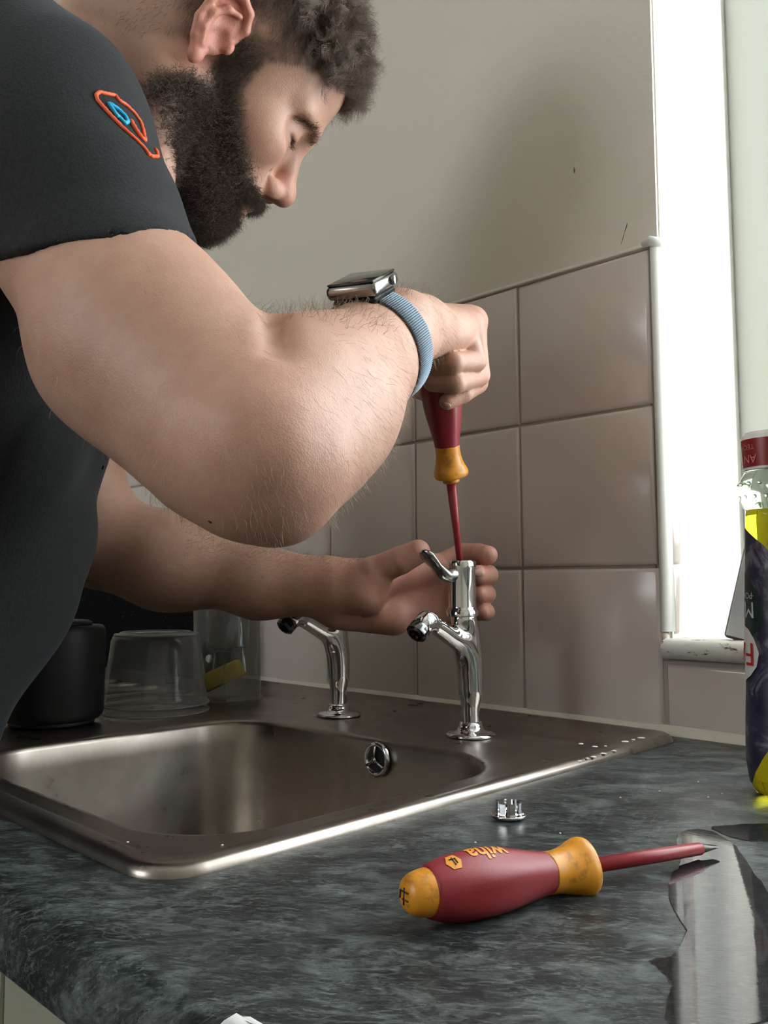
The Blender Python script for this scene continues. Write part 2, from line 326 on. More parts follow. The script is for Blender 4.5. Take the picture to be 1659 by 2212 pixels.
# window
b = MB(); y0, y1 = WD, WD+.05
b.box((WX0, y0, WZ0), (WX0+.055, y1, WZ1), .004); b.box((WX1-.055, y0, WZ0), (WX1, y1, WZ1), .004); b.box((WX0+.05, y0, WZ1-.055), (WX1-.05, y1, WZ1), .004)
b.box((WX0+.05, y0, WZ0), (WX1-.05, y1, WZ0+.05), .004)
win = struct('window_1', b.vf(), M['frame'])
b = MB(); b.box((.60, y0+.004, WZ0+.05), (.655, y1-.004, WZ1-.055), .004); obj('mullion', b.vf(), M['frame'], win, False)
for xa, xb in ((WX0+.055, .60), (.655, WX1-.055)):
    b = MB(); s_ = .03; za, zb = WZ0+.05, WZ1-.055
    b.box((xa, y0+.008, za), (xa+s_, y1-.012, zb), .003); b.box((xb-s_, y0+.008, za), (xb, y1-.012, zb), .003); b.box((xa+s_, y0+.008, za), (xb-s_, y1-.012, za+s_), .003); b.box((xa+s_, y0+.008, zb-s_), (xb-s_, y1-.012, zb), .003)
    sa = obj('sash', b.vf(), M['frame'], win, False)
    b = MB(); b.box((xa+s_-.003, y0+.022, za+s_-.003), (xb-s_+.003, y0+.026, zb-s_+.003)); obj('pane', b.vf(), M['glass'], sa, False)
for nm, lo, hi, m in (('floor', (RX0-.1, RY-.3, FZ-.05), (RX1+.1, .24, FZ), 'floor'), ('ceiling', (RX0-.1, RY-.3, CZ), (RX1+.1, .24, CZ+.05), 'ceil'),
                      ('wall_left', (RX0-.1, RY, FZ), (RX0, .24, CZ), 'paint'), ('wall_right', (RX1, RY, FZ), (RX1+.1, .24, CZ), 'paint')):
    b = MB(); b.box(lo, hi); struct(nm, b.vf(), M[m])
b = MB()
for lo, hi in (((RX0-.1, RY-.1, FZ), (BX0, RY, CZ)), ((BX1, RY-.1, FZ), (RX1+.1, RY, CZ)), ((BX0, RY-.1, FZ), (BX1, RY, BZ0)), ((BX0, RY-.1, BZ1), (BX1, RY, CZ))): b.box(lo, hi)
struct('wall_front', b.vf(), M['paint'])
b = MB()
for lo, hi in (((BX0, RY-.08, BZ0), (BX0+.05, RY-.03, BZ1)), ((BX1-.05, RY-.08, BZ0), (BX1, RY-.03, BZ1)), ((BX0, RY-.08, BZ0), (BX1, RY-.03, BZ0+.05)), ((BX0, RY-.08, BZ1-.05), (BX1, RY-.03, BZ1)), ((-.23, RY-.08, BZ0), (-.17, RY-.03, BZ1))): b.box(lo, hi)
w2 = struct('fill_window', b.vf(), M['frame'])  # unseen window, its opening sized and placed for the fill light
b = MB(); b.box((BX0+.05, RY-.06, BZ0+.05), (BX1-.05, RY-.056, BZ1-.05)); obj('pane', b.vf(), M['glass'], w2, False)

# ------------------------------------------------------------------ worktop, cupboards
def wprof(yb):                                                  # section of the worktop, front edge rolled over
    pts = [(yb, 0)]
    R = .018
    for a in np.linspace(90, 180, 9): pts.append((-.6+R+R*math.cos(math.radians(a)), -R+R*math.sin(math.radians(a))))
    pts += [(-.6, -.024), (-.5965, -.028), (yb, -.028)]
    return pts
HX0, HX1, HY0, HY1 = -1.06, .018, -.528, -.03                   # the cut-out for the sink
b = MB()
for x0, x1, yb in ((HX1, 1.6, -.001), (-1.7, HX0, -.001), (HX0, HX1, HY0)):
    pr_ = wprof(yb); b.loops([[(x0, y, z) for y, z in pr_], [(x1, y, z) for y, z in pr_]], True, True, True)
b.box((HX0, HY1, -.028), (HX1, -.001, 0))
wt = obj('worktop', b.vf(), M['worktop'], None, True, origin=(0, 0, -.028), autos=40)
tag(wt, 'dark slate-patterned laminate worktop with rolled front edge, sink let into it', 'worktop')
cb = thing('kitchen_cabinet', (.2, -.30, FZ), 'pale grey-green kitchen cupboard run under the dark worktop', 'cabinet')
b = MB(); b.box((-1.7, -.555, FZ+.15), (1.6, -.02, -.21)); b.box((-1.7, -.52, FZ), (1.6, -.05, FZ+.15)); b.box((-1.7, -.555, -.21), (HX0-.01, -.02, -.0285)); b.box((.05, -.555, -.21), (1.6, -.02, -.0285)); b.box((HX0-.01, -.555, -.21), (.05, -.538, -.0285))
obj('carcass', b.vf(), M['cabinet'], cb, False)
for i in range(6):
    x0 = -1.7+i*.55; b = MB(); b.box((x0+.002, -.5755, FZ+.155), (x0+.548, -.556, -.032), .002); d = obj('door', b.vf(), M['cabinet'], cb, False)
    b = MB(); b.tube([(x0+.5, -.577, -.12), (x0+.5, -.60, -.12), (x0+.5, -.60, -.22), (x0+.5, -.577, -.22)], .004, 8); obj('handle', b.vf(), M['chrome_dull'], d)

# ------------------------------------------------------------------ sink
sx0, sx1, sy0, sy1 = -1.08, .030, -.540, -.020
bx0, bx1, by0, by1 = -.350, -.012, -.497, -.212
n = 10
def rr(i, r, z): return rrect(sx0+i, sx1-i, sy0+i, sy1-i, r, z, n)
def deck(i, r, z, z2=None):                                     # the recessed deck, its back edge further in than the others
    return rrect(sx0+i, sx1-i-.002, sy0+i, -.104, r, z, n)
def bw(i, r, z, ty=0.): return rrect(bx0+i, bx1-i, by0+i, by1-i, r, z, n)
b = MB()
b.loops([rr(0, .028, .0), rr(.0004, .028, .0025), rr(.002, .027, .0046), rr(.0045, .025, .0058), rr(.0075, .023, .0060), rr(.011, .02, .0056),
         rrect(sx0+.014, sx1-.014, sy0+.014, sy1-.012, .018, .0050, n),
         rrect(sx0+.015, sx1-.0155, sy0+.0155, -.096, .026, .0048, n), rrect(sx0+.019, sx1-.0195, sy0+.019, -.1035, .024, .0022, n), rrect(sx0+.024, sx1-.024, sy0+.024, -.110, .022, .0012, n),
         bw(-.0085, .070, .0012), bw(-.004, .066, .0006), bw(-.001, .063, -.0012), bw(0, .062, -.004), bw(.002, .060, -.02), bw(.010, .058, -.135), bw(.016, .054, -.150), bw(.028, .045, -.160), bw(.05, .03, -.1645),
         bw(.10, .02, -.167)], True, False, True)
sk = obj('sink', b.vf(), M['steel'], None, True, origin=(-.18, -.3, 0), autos=70)
tag(sk, 'brushed stainless steel inset sink with one bowl, dull and water marked', 'sink')
for k in range(9):                                              # drainer ribs
    x = -.52-.052*k; b = MB(); b.tube([(x, -.49, .0012), (x, -.48, .0035), (x, -.16, .0035), (x, -.15, .0012)], .004, 8); obj('drainer_rib', b.vf(), M['steel'], sk)
oc = Py(812, 1641, by1-.0058)                                   # overflow in the back wall of the bowl
b = MB(); b.lathe([(0, .0150), (.0020, .0148), (.0032, .0132), (.0028, .0112), (.001, .0104)], oc+np.array([0, .002, 0]), (0, -1, .04), 36, False, False); ov = obj('overflow', b.vf(), M['chrome'], sk)
b = MB(); b.lathe([(.0010, .0001), (.0010, .0112)], oc+np.array([0, .0015, 0]), (0, -1, .04), 24, False, False); obj('hole', b.vf(), M['darkhole'], ov)
b = MB()
for a in (90, 210, 330): b.tube([oc+np.array([0, -.0020, 0]), oc+np.array([.0115*math.cos(math.radians(a)), -.0018, .0115*math.sin(math.radians(a))])], .0013, 6)
b.lathe([(0, .0001), (.0014, .0030), (.0026, .0026), (.003, .0001)], oc+np.array([0, -.001, 0]), (0, -1, 0), 14); obj('spokes', b.vf(), M['chrome_dull'], ov)
b = MB(); b.lathe([(0, .0001), (.0, .028), (.002, .036), (.0005, .041)], (-.18, -.35, -.1672), (0, 0, 1), 36, False, False); obj('waste', b.vf(), M['chrome_dull'], sk)
# limescale dashes and droplets dried on the rim
b = MB()
def blob(b, p, rx, ry, h, ang=0., n=12):
    rings = []
    for s_, z in ((1, 0), (.85, .6), (.5, .92), (.05, 1.)):
        rings.append([(p[0]+s_*(rx*math.cos(t)*math.cos(ang)-ry*math.sin(t)*math.sin(ang)), p[1]+s_*(rx*math.cos(t)*math.sin(ang)+ry*math.sin(t)*math.cos(ang)), p[2]+h*z) for t in np.linspace(0, 2*math.pi, n, endpoint=False)])
    b.loops(rings, True, False, True)
for x, y, r in ((1385, 1593, .0034), (1350, 1601, .0032), (1368, 1597, .0018), (1326, 1621, .0022), (1303, 1627, .0028), (1282, 1634, .0024), (1340, 1612, .0012), (1268, 1637, .0014), (1250, 1643, .0022), (1285, 1612, .0026), (1308, 1611, .0014), (1255, 1606, .0022)):
    p = Pz(x, y, .0058 if x > 1260 else .005); blob(b, p-np.array([0, 0, .0004]), r, r*.75, .0007, .8)
for x, y in ((165, 1823), (221, 1826), (241, 1827), (276, 1820), (480, 1826)):
    blob(b, Pz(x, y, .0010), .0008, .0008, .0006)
tag(obj('limescale_spots', b.vf(), M['scale'], sk), kind='stuff')
b = MB()
for x, y, rx, ry, a_ in ((892, 1524, .0075, .0014, .1), (908, 1521, .0035, .0018, .5), (853, 1537, .0018, .0016, 0), (1062, 1591, .004, .0008, .4)): blob(b, Pz(x, y, .0050), rx, ry, .0012, a_)
tag(obj('debris', b.vf(), M['rust'], sk), kind='stuff')

# ------------------------------------------------------------------ implicit-surface modelling kit
def unit(v): v = np.asarray(v, float); return v/np.linalg.norm(v)
class Pr:
    __slots__ = ('fn', 'lo', 'hi', 'k', 'op')
    def __init__(s, fn, lo, hi, k, op): s.fn = fn; s.lo = np.array(lo, float); s.hi = np.array(hi, float); s.k = k; s.op = op
def cap(a, b, ra, rb, k=.01, op='u'):
    a = np.array(a, float); b = np.array(b, float); ba = b-a; L2 = max(ba@ba, 1e-12); r = max(ra, rb)
    a32, ba32 = a.astype(np.float32), ba.astype(np.float32)
    def fn(p):
        q = p-a32; t = np.clip((q@ba32)/L2, 0, 1).astype(np.float32)
        return np.sqrt(((q-t[:, None]*ba32)**2).sum(1))-(ra+(rb-ra)*t)
    return Pr(fn, np.minimum(a, b)-r, np.maximum(a, b)+r, k, op)
def chain(pts, rs, k=.006, kj=None): return [cap(pts[i], pts[i+1], rs[i], rs[i+1], (kj if (kj is not None and i) else k)) for i in range(len(pts)-1)]
def ell(c, r, k=.01, op='u', R=None):
    c = np.array(c, float); r = np.array(r, float); R = np.eye(3) if R is None else np.asarray(R, float)   # columns of R: the axes
    c32, R32 = c.astype(np.float32), R.astype(np.float32); r32 = r.astype(np.float32)
    def fn(p):
        q = ((p-c32)@R32)/r32; k0 = np.sqrt((q*q).sum(1)); k1 = np.sqrt(((q/r32)**2).sum(1))
        return k0*(k0-1)/np.maximum(k1, 1e-6)
    ext = np.abs(R)@r; return Pr(fn, c-ext, c+ext, k, op)
def ecap(a, b, ra, rb, n_, flat, k=.01, op='u'):               # a capsule flattened to `flat` along direction n_
    a = np.array(a, float); b = np.array(b, float); ba = b-a; L2 = max(ba@ba, 1e-12); n_ = np.array(n_, float); n_ -= ba*(n_@ba)/L2; n_ = unit(n_); r = max(ra, rb)
    a32, b32, n32 = a.astype(np.float32), ba.astype(np.float32), n_.astype(np.float32)
    def fn(p):
        q = p-a32; t = np.clip((q@b32)/L2, 0, 1).astype(np.float32); v = q-t[:, None]*b32; u = v@n32
        v = v+(u*(1/flat-1))[:, None]*n32
        return (np.sqrt((v*v).sum(1))-(ra+(rb-ra)*t))*(flat if flat < 1 else 1)
    f_ = max(1, flat); return Pr(fn, np.minimum(a, b)-r*f_, np.maximum(a, b)+r*f_, k, op)
def swept(pts, rs, k=.01, m=8):                                  # one smooth limb swept along a curve
    q_ = smooth_prof([(*p, r) for p, r in zip(pts, rs)], m); A = np.array(q_, np.float32)
    def fn(p):
        d = np.full(len(p), 9., np.float32)
        for i in range(len(A)-1):
            a, b = A[i, :3], A[i+1, :3]; ba = b-a; w = p-a; t = np.clip((w@ba)/max(float(ba@ba), 1e-12), 0, 1); d = np.minimum(d, np.sqrt(((w-t[:, None]*ba)**2).sum(1))-(A[i, 3]+(A[i+1, 3]-A[i, 3])*t))
        return d
    r = A[:, 3].max(); return Pr(fn, A[:, :3].min(0)-r, A[:, :3].max(0)+r, k, 'u')
def evaluate(prims, p):
    d = np.full(len(p), 1., np.float32)
    for g in prims:
        v = g.fn(p).astype(np.float32); k = g.k
        if g.op == 'u':
            h = np.maximum(k-np.abs(d-v), 0)/k; d = np.minimum(d, v)-h*h*k*.25
        elif g.op == 'i':
            h = np.maximum(k-np.abs(d-v), 0)/k; d = np.maximum(d, v)+h*h*k*.25
        else:
            v = -v; h = np.maximum(k-np.abs(d-v), 0)/k; d = np.maximum(d, v)+h*h*k*.25
    return d
def surface(prims, h, post=None, B=20):
    lo = np.min([g.lo for g in prims if g.op == 'u'], 0)-4*h-.4*max(g.k for g in prims); hi = np.max([g.hi for g in prims if g.op == 'u'], 0)+4*h+.4*max(g.k for g in prims)
    nb = np.ceil((hi-lo)/(h*B)).astype(int); N = nb*B+8
    kv, kp, fc = [], [], []; mg = {}; km = 0
    for g in reversed(prims): km = max(km, g.k); mg[id(g)] = km+.006
    ar = np.arange(-1, B+2); I = np.stack(np.meshgrid(ar, ar, ar, indexing='ij'), -1).reshape(-1, 3); n1 = B+3
    key = lambda c: ((c[..., 0]+2).astype(np.int64)*N[1]+(c[..., 1]+2))*N[2]+(c[..., 2]+2)
    half = h*(B+2)/2; diag = half*1.7321
    allb = np.stack(np.meshgrid(*[np.arange(k) for k in nb], indexing='ij'), -1).reshape(-1, 3)
    cen = lo+(allb+.5)*B*h
    near = np.zeros(len(allb), bool)
    for g in prims:
        if g.op == 'u': near |= np.all((cen > g.lo-half-g.k*2-.012) & (cen < g.hi+half+g.k*2+.012), 1)
    allb, cen = allb[near], cen[near]
    for bi, c in zip(allb, cen):
        act = [g for g in prims if np.all(c > g.lo-half-mg[id(g)]) and np.all(c < g.hi+half+mg[id(g)])]
        if not any(g.op == 'u' for g in act): continue
        dc = evaluate(act, np.array([c], np.float32))[0]
        if dc < -diag*1.6: continue
        org = bi*B; pts = (lo+(I+org)*h).astype(np.float32)
        d = evaluate(act, pts)
        if post is not None: d = post(pts, d)
        if d.min() > 0 or d.max() < 0: continue
        D = d.reshape(n1, n1, n1); ins = D < 0
        # cells -1..B (owned 0..B-1 in each axis, neighbours from -1 are only referred to)
        cor = [(i, j, k) for i in (0, 1) for j in (0, 1) for k in (0, 1)]
        sl = lambda A, i, j, k: A[1+i:1+i+B, 1+j:1+j+B, 1+k:1+k+B]
        cnt = sum(sl(ins, *q_).astype(np.int8) for q_ in cor); mix = (cnt > 0) & (cnt < 8)
        ci = np.argwhere(mix)
        if len(ci):
            val = np.stack([sl(D, *q_)[mix] for q_ in cor], 1)   # n,8
            acc = np.zeros((len(ci), 3)); w_ = np.zeros(len(ci))
            for a in range(8):
                for ax in range(3):
                    if cor[a][ax]: continue
                    b_ = a+(4, 2, 1)[ax]; va, vb = val[:, a], val[:, b_]; cr = (va < 0) != (vb < 0)
                    t = np.where(cr, va/np.where(cr, va-vb, 1), 0); pt = np.array(cor[a], float)[None].repeat(len(ci), 0); pt[:, ax] += t
                    acc[cr] += pt[cr]; w_[cr] += 1
            loc = acc/w_[:, None]; kp.append(lo+(ci+org+loc)*h); kv.append(key(ci+org))
        for ax in range(3):
            nx = [0, 0, 0]; nx[ax] = 1; A = sl(ins, 0, 0, 0); Bn = sl(ins, *nx); cr = A != Bn; e = np.argwhere(cr)
            if not len(e): continue
            u, v = (ax+1) % 3, (ax+2) % 3; cu = np.zeros(3, int); cu[u] = 1; cv = np.zeros(3, int); cv[v] = 1; g = e+org
            Q = np.stack([key(g), key(g-cu), key(g-cu-cv), key(g-cv)], 1); fl = ~A[cr]; Q[fl] = Q[fl][:, ::-1]; fc.append(Q)
    kv = np.concatenate(kv); kp = np.concatenate(kp); fc = np.concatenate(fc); o = np.argsort(kv); kv, kp = kv[o], kp[o]
    F = np.searchsorted(kv, fc); F = np.minimum(F, len(kv)-1); ok = np.all(kv[F] == fc, 1)
    return kp, F[ok].astype(np.int32)
def vnormals(V, F):
    n_ = np.cross(V[F[:, 2]]-V[F[:, 0]], V[F[:, 3]]-V[F[:, 1]]); N_ = np.zeros_like(V)
    for k in range(4): np.add.at(N_, F[:, k], n_)
    return N_/np.maximum(np.linalg.norm(N_, axis=1), 1e-12)[:, None]

def relax(V, F, it=6):
    E_ = np.concatenate([F[:, [0, 1]], F[:, [1, 2]], F[:, [2, 3]], F[:, [3, 0]]]); V = V.copy(); c = np.zeros(len(V)); np.add.at(c, E_[:, 0], 1); np.add.at(c, E_[:, 1], 1)
    for i in range(it*2):
        A = np.zeros_like(V); np.add.at(A, E_[:, 0], V[E_[:, 1]]); np.add.at(A, E_[:, 1], V[E_[:, 0]]); V += (.5 if i % 2 == 0 else -.52)*(A/c[:, None]-V)
    return V
# ------------------------------------------------------------------ the two pillar taps
def tap(ox, oy, top, label):
    root = thing('pillar_tap', (ox, oy, .002), label, 'tap', 'chrome pillar taps on the sink'); Z = .002
    o = np.array([ox, oy, Z]); g = []
    g.append(swept([o+[0, y_, z_] for y_, z_ in ((0, .010), (0, .030), (-.0005, .050), (-.004, .068), (-.014, .0815), (-.030, .0905), (-.046, .0985), (-.0575, .1030))], [.0083, .0086, .0094, .0096, .0088, .0080, .0076, .0078], .004))
    g.append(swept([o+[0, y_, z_] for y_, z_ in ((.001, .040), (.001, .060), (-.0005, .078), (-.0045, .092), (-.0085, .1030))], [.0078, .0092, .0104, .0114, .0118], .010))
    g.append(cap(o+[0, -.0565, .1030], o+[0, -.0620, .1000], .0086, .0090, .006))
    V, F = surface(g, .0008); obj('body', (relax(V, F, 12), F), M['chrome'], root)
    b = MB(); b.lathe([(0, .0225), (.0015, .0225), (.0032, .019), (.0042, .0125), (.0085, .0105), (.012, .0098)], o, (0, 0, 1), 32, True, True); obj('base_flange', b.vf(), M['chrome'], root)
    b = MB(); b.lathe([(0, .0086), (.002, .0096), (.009, .0096), (.0105, .0080), (.0105, .0060), (.006, .0058)], o+np.array([0, -.0640, .0985]), (0, -.75, -.65), 10, False, True); obj('spout_collar', b.vf(), M['nozzle'], root, autos=35)
    if top:
        b = MB(); b.lathe([(.1050, .0108), (.1062, .0142), (.1105, .0144), (.1125, .0126), (.1140, .0124), (.146, .0124), (.1485, .0130), (.1535, .0130), (.1550, .0122), (.155, .0104), (.1380, .0100)], o+[0, -.0100, 0], (0, 0, 1), 40, True, True); hd = obj('handle_head', b.vf(), M['chrome'], root, autos=60)
        b = MB(); b.lathe([(.1385, .0001), (.1385, .0102)], o+[0, -.0100, 0], (0, 0, 1), 24, False, False); obj('socket', b.vf(), M['rubber'], hd)
        g = [cap(o+[0, -.018, .1430], o+[-.003, -.032, .1430], .0062, .0046, .004), ecap(o+[-.003, -.032, .1430], o+[-.008, -.046, .1580], .0055, .0088, (0, .7, .7), .40, .008)]
        V, F = surface(g, .0008); obj('lever', (relax(V, F, 8), F), M['chrome_dull'], root)
    else:
        g = [cap(o+[0, 0, .104], o+[0, 0, .142], .0125, .0120, .003), ecap(o+[0, -.004, .138], o+[0, -.04, .146], .007, .006, (0, 0, 1), .5, .004)]
        V, F = surface(g, .0012); obj('lever', (V, F), M['chrome'], root)
    return root
TAPX = Pz(1017, 1588, .002); TAP2 = Pz(731, 1545, .002)
TA = np.array([TAPX[0], TAPX[1]]); tap(TA[0], TA[1], True, 'chrome pillar tap nearest the window, its lever turned up, being worked on by the man')
tap(TAP2[0], TAP2[1], False, 'chrome pillar tap further left behind the forearm, left alone')

# ------------------------------------------------------------------ the man: skeleton points (real positions) and head frame
def eul(a):
    cx, sx, cy, sy, cz, sz = math.cos(a[0]), math.sin(a[0]), math.cos(a[1]), math.sin(a[1]), math.cos(a[2]), math.sin(a[2])
    return np.array([[cz, -sz, 0], [sz, cz, 0], [0, 0, 1]])@np.array([[cy, 0, sy], [0, 1, 0], [-sy, 0, cy]])@np.array([[1, 0, 0], [0, cx, -sx], [0, sx, cx]])
HR = eul((.317, .685, 1.30)); HO = np.array([-.209, -.344, .579])-CR*.006; HS = .985
H = lambda x, y, z: HO+HS*HR@np.array([x, y, z], float)
def hcap(a, b, ra, rb, k, op='u'): return [cap(H(a[0], s_*a[1], a[2]), H(b[0], s_*b[1], b[2]), ra*HS, rb*HS, k, op) for s_ in ((-1, 1) if abs(a[1])+abs(b[1]) > 0 else (1,))]
def hell(c, r, k, op='u', rot=None):
    out = []
    for s_ in ((-1, 1) if abs(c[1]) > 0 else (1,)):
        R_ = np.eye(3) if rot is None else eul((rot[0]*s_, rot[1], rot[2]*s_)); out.append(ell(H(c[0], s_*c[1], c[2]), np.array(r)*HS, k, op, HR@R_))
    return out
VOX = .0016
body = []
# skull, face, neck
body += hell((-.010, 0, .045), (.097, .077, .084), .02) + hell((.035, 0, .045), (.058, .066, .058), .03)
body += hell((.040, 0, -.020), (.050, .056, .072), .03) + hell((.036, 0, -.075), (.048, .044, .034), .03)
body += hcap((.000, .054, -.045), (.066, .022, -.100), .014, .016, .025) + hell((.076, 0, -.095), (.016, .022, .017), .02)
body += hell((.060, .042, -.020), (.024, .020, .022), .025) + hcap((.0875, .010, .0185), (.0745, .046, .0175), .0105, .010, .014)
body += hell((.073, 0, -.058), (.026, .030, .024), .02)
body += hell((.099, .031, .001), (.0135, .0165, .0125), .014, 's') + hell((.082, .047, .000), (.008, .010, .010), .012, 's')
body += hell((.0735, .031, -.001), (.0138, .0155, .0132), .009)
lidx = lambda y, z: .0735+.0138*math.sqrt(max(.05, 1-((y-.031)/.0155)**2-((z+.001)/.0132)**2))
for zz, r_, k_, ys in ((lambda y: -.0062+14*(y-.031)**2, .0014, .0012, (.0195, .024, .031, .038, .0435)),):
    for ya, yb in zip(ys[:-1], ys[1:]): body += hcap((lidx(ya, zz(ya)), ya, zz(ya)), (lidx(yb, zz(yb)), yb, zz(yb)), r_, r_, k_, 's')
body += hell((.0868, .031, -.0052), (.0044, .0095, .0027), .001, 's')
body += hcap((.086, 0, .012), (.107, 0, -.027), .0075, .0090, .012) + hell((.1095, 0, -.0335), (.0125, .0120, .0110), .008)
body += hell((.0985, .0125, -.0400), (.0115, .0070, .0090), .005) + hell((.0945, 0, -.0440), (.013, .006, .006), .005)
body += hell((.1020, .0082, -.0490), (.0080, .0042, .0064), .002, 's', (.2, .1, .25)) + hcap((.088, .0205, -.034), (.0965, .0195, -.047), .0018, .0014, .004, 's')
body += hell((.0930, 0, -.0630), (.0085, .0225, .0052), .005) + hell((.0905, 0, -.0735), (.0085, .020, .0062), .005)
body += hcap((.1035, .0001, -.0680), (.0850, .0255, -.0690), .0016, .0014, .0018, 's')
# ears
ear = [(.004, .0735, .008), (.008, .0765, .020), (.002, .081, .030), (-.009, .085, .034), (-.019, .088, .027), (-.023, .089, .012), (-.021, .087, -.004), (-.014, .083, -.015), (-.007, .0795, -.023)]
ear = [(a_-.004, b_, c_-.006) for a_, b_, c_ in ear]; EO = np.array([-.004, 0, -.006])
er = [.0026, .0032, .0034, .0036, .0036, .0034, .0032, .0034, .0038]
for s_ in (-1, 1):
    pe = [H(a[0], s_*a[1], a[2]) for a in ear]
    body += [ell(H(-.011, s_*.0785, .000), np.array((.0175, .0050, .026))*HS, .006, 'u', HR@eul((0, .12, s_*-.40)))]
    body += [ell(H(-.013, s_*.0865, .010), np.array((.0110, .0050, .0120))*HS, .004, 's', HR@eul((0, .1, s_*-.40)))]
    body += chain(pe, [r*HS for r in er], .0025)
    body += [ell(H(-.009, s_*.0800, -.030), np.array((.0062, .0036, .0075))*HS, .005, 'u', HR@eul((0, .1, s_*-.35)))]
    an = [(-.001, .083, .022), (-.010, .086, .018), (-.0155, .0875, .007), (-.0135, .086, -.006), (-.007, .083, -.015)]
    body += chain([H(a[0]-.004, s_*a[1], a[2]-.006) for a in an], [.0022*HS, .0028*HS, .0028*HS, .0027*HS, .0026*HS], .003)
    body += [ell(H(-.004, s_*.0850, -.007), np.array((.0085, .0085, .0095))*HS, .003, 's', HR)]
    body += [ell(H(.0045, s_*.0765, -.006), np.array((.0036, .0038, .0056))*HS, .003, 'u', HR)]
NB = np.array([-.335, -.475, .455])
body += [cap(H(-.032, 0, -.030), NB+[.03, .03, .0], .056, .066, .035), cap(H(-.035, -.045, -.030), P(330, 410, .66), .016, .016, .03), cap(H(-.06, 0, .0), NB+[-.02, -.02, .03], .05, .06, .04)]
# trunk
SHR, SHL = P(75, 400, .575), np.array([-.495, -.415, .430])
PEL = np.array([-.400, -.800, .080])
body += [cap(NB-[0, 0, .03], SHR, .056, .054, .05), cap(NB-[0, 0, .03], SHL, .056, .052, .05), cap(NB-[0, 0, .03], NB+(PEL-NB)*.5, .060, .070, .04), cap(NB+(PEL-NB)*.5, PEL-[0, 0, .03], .070, .070, .03)]
# near (right) arm
ER, WR = P(566, 968, .450), P(866, 716, .640)
body += [cap(SHR, P(300, 728, .505), .055, .0505, .03), cap(P(300, 728, .505), ER, .0505, .043, .03)]
body += [cap(P(285, 620, .520), P(455, 795, .480), .033, .033, .035), cap(P(215, 800, .520), P(430, 990, .470), .032, .027, .04)]
body += [cap(P(566, 1055, .447), P(606, 1090, .455), .019, .0130, .022), cap(P(552, 935, .422), P(562, 945, .422), .012, .012, .026), cap(P(588, 985, .420), P(614, 1085, .444), .012, .012, .018)]
body += [cap(P(592, 690, .478), P(600, 745, .430), .003, .002, .016, 's')]
body += [cap(ER, P(685, 870, .515), .040, .041, .03), cap(P(685, 870, .515), P(790, 772, .585), .041, .0315, .03), ecap(P(790, 772, .585), WR, .0315, .0265, CU, 1.08, .02)]
body += [cap(P(655, 858, .475), P(745, 795, .540), .031, .026, .03), cap(P(675, 965, .490), P(775, 850, .575), .030, .021, .035)]
# near (right) hand, closed on the handle
K = {5: P(1000, 712, .712), 4: P(1018, 702, .733), 3: P(1022, 694, .756), 2: P(1014, 690, .778)}
W5, W2 = P(888, 700, .658), P(880, 700, .700)
for i, (k_, r0, r1) in enumerate(((5, .017, .0125), (4, .016, .0125), (3, .016, .013), (2, .016, .013))):
    body.append(cap(W5+(W2-W5)*i/3, K[k_], r0, r1, .010))
body += [cap(P(915, 718, .668), P(975, 722, .700), .0165, .0150, .012), cap(WR, P(905, 704, .665), .0265, .0225, .015), cap(P(880, 720, .675), P(920, 712, .70), .023, .02, .012)]
def finger(pts, rs, k=.0025): return chain(pts, rs, k, .0015)
body += finger([K[5], P(1027, 780, .714), P(980, 783, .690), P(948, 794, .700)], [.0115, .0092, .0085, .0074])
body += finger([K[4], P(1033, 810, .735), P(983, 826, .699), P(934, 826, .708)], [.0120, .0100, .0092, .0078])
body += finger([K[3], P(1028, 826, .752), P(998, 848, .722), P(966, 868, .714)], [.0120, .0105, .0092, .0068])
body += finger([K[2], P(1005, 800, .795), P(960, 850, .800), P(935, 862, .778)], [.0120, .0100, .0088, .0075])
body += finger([P(905, 745, .705), P(892, 790, .735), P(905, 835, .752), P(930, 850, .765)], [.0160, .0125, .0105, .0090], .006)
for a_, b_ in (((935, 690), (942, 750)), ((960, 690), (972, 748)), ((985, 695), (1000, 742)), ((1008, 705), (1020, 735))):
    pa, pb = P(*a_, .680+(a_[0]-935)*.0004), P(*b_, .683+(a_[0]-935)*.0004)
    body.append(cap(pa, pb, .0010, .0014, .004, 's'))
# far (left) arm
EL, WL = P(215, 1165, .860), P(700, 1268, .815)
body += [cap(SHL, EL+(SHL-EL)*.35, .056, .048, .03), cap(EL+(SHL-EL)*.35, EL, .048, .041, .03)]
body += [cap(EL, P(360, 1212, .853), .042, .0435, .03), cap(P(360, 1212, .853), P(560, 1258, .833), .0425, .0300, .03), ecap(P(560, 1258, .833), WL, .0300, .0255, CU, 1.1, .02)]
# far (left) hand, open palm behind the tap, fingers round it
KL = {2: P(940, 1228, .842), 3: P(945, 1260, .845), 4: P(942, 1296, .843), 5: P(930, 1330, .838)}
wl = [P(715, 1248, .822), P(715, 1265, .826), P(715, 1282, .826), P(715, 1300, .822)]
for (k_, w_) in zip((2, 3, 4, 5), wl): body.append(cap(w_, KL[k_], .0175, .0130, .012))
body += [cap(P(735, 1320, .818), P(850, 1342, .822), .017, .0135, .014), cap(P(738, 1275, .805), P(790, 1282, .797), .018, .0165, .014), cap(P(790, 1282, .797), P(812, 1256, .797), .0165, .013, .012)]
body += [cap(P(745, 1265, .806), P(806, 1236, .795), .0185, .0142, .012)] + finger([P(806, 1236, .795), P(866, 1210, .788), P(903, 1192, .784)], [.0140, .0128, .0112], .003)
body += [cap(P(820, 1262, .812), P(925, 1222, .834), .010, .0105, .012)]
body += finger([KL[2], P(1000, 1197, .850), P(1035, 1197, .838), P(1054, 1199, .815)], [.0125, .0110, .0102, .0092])
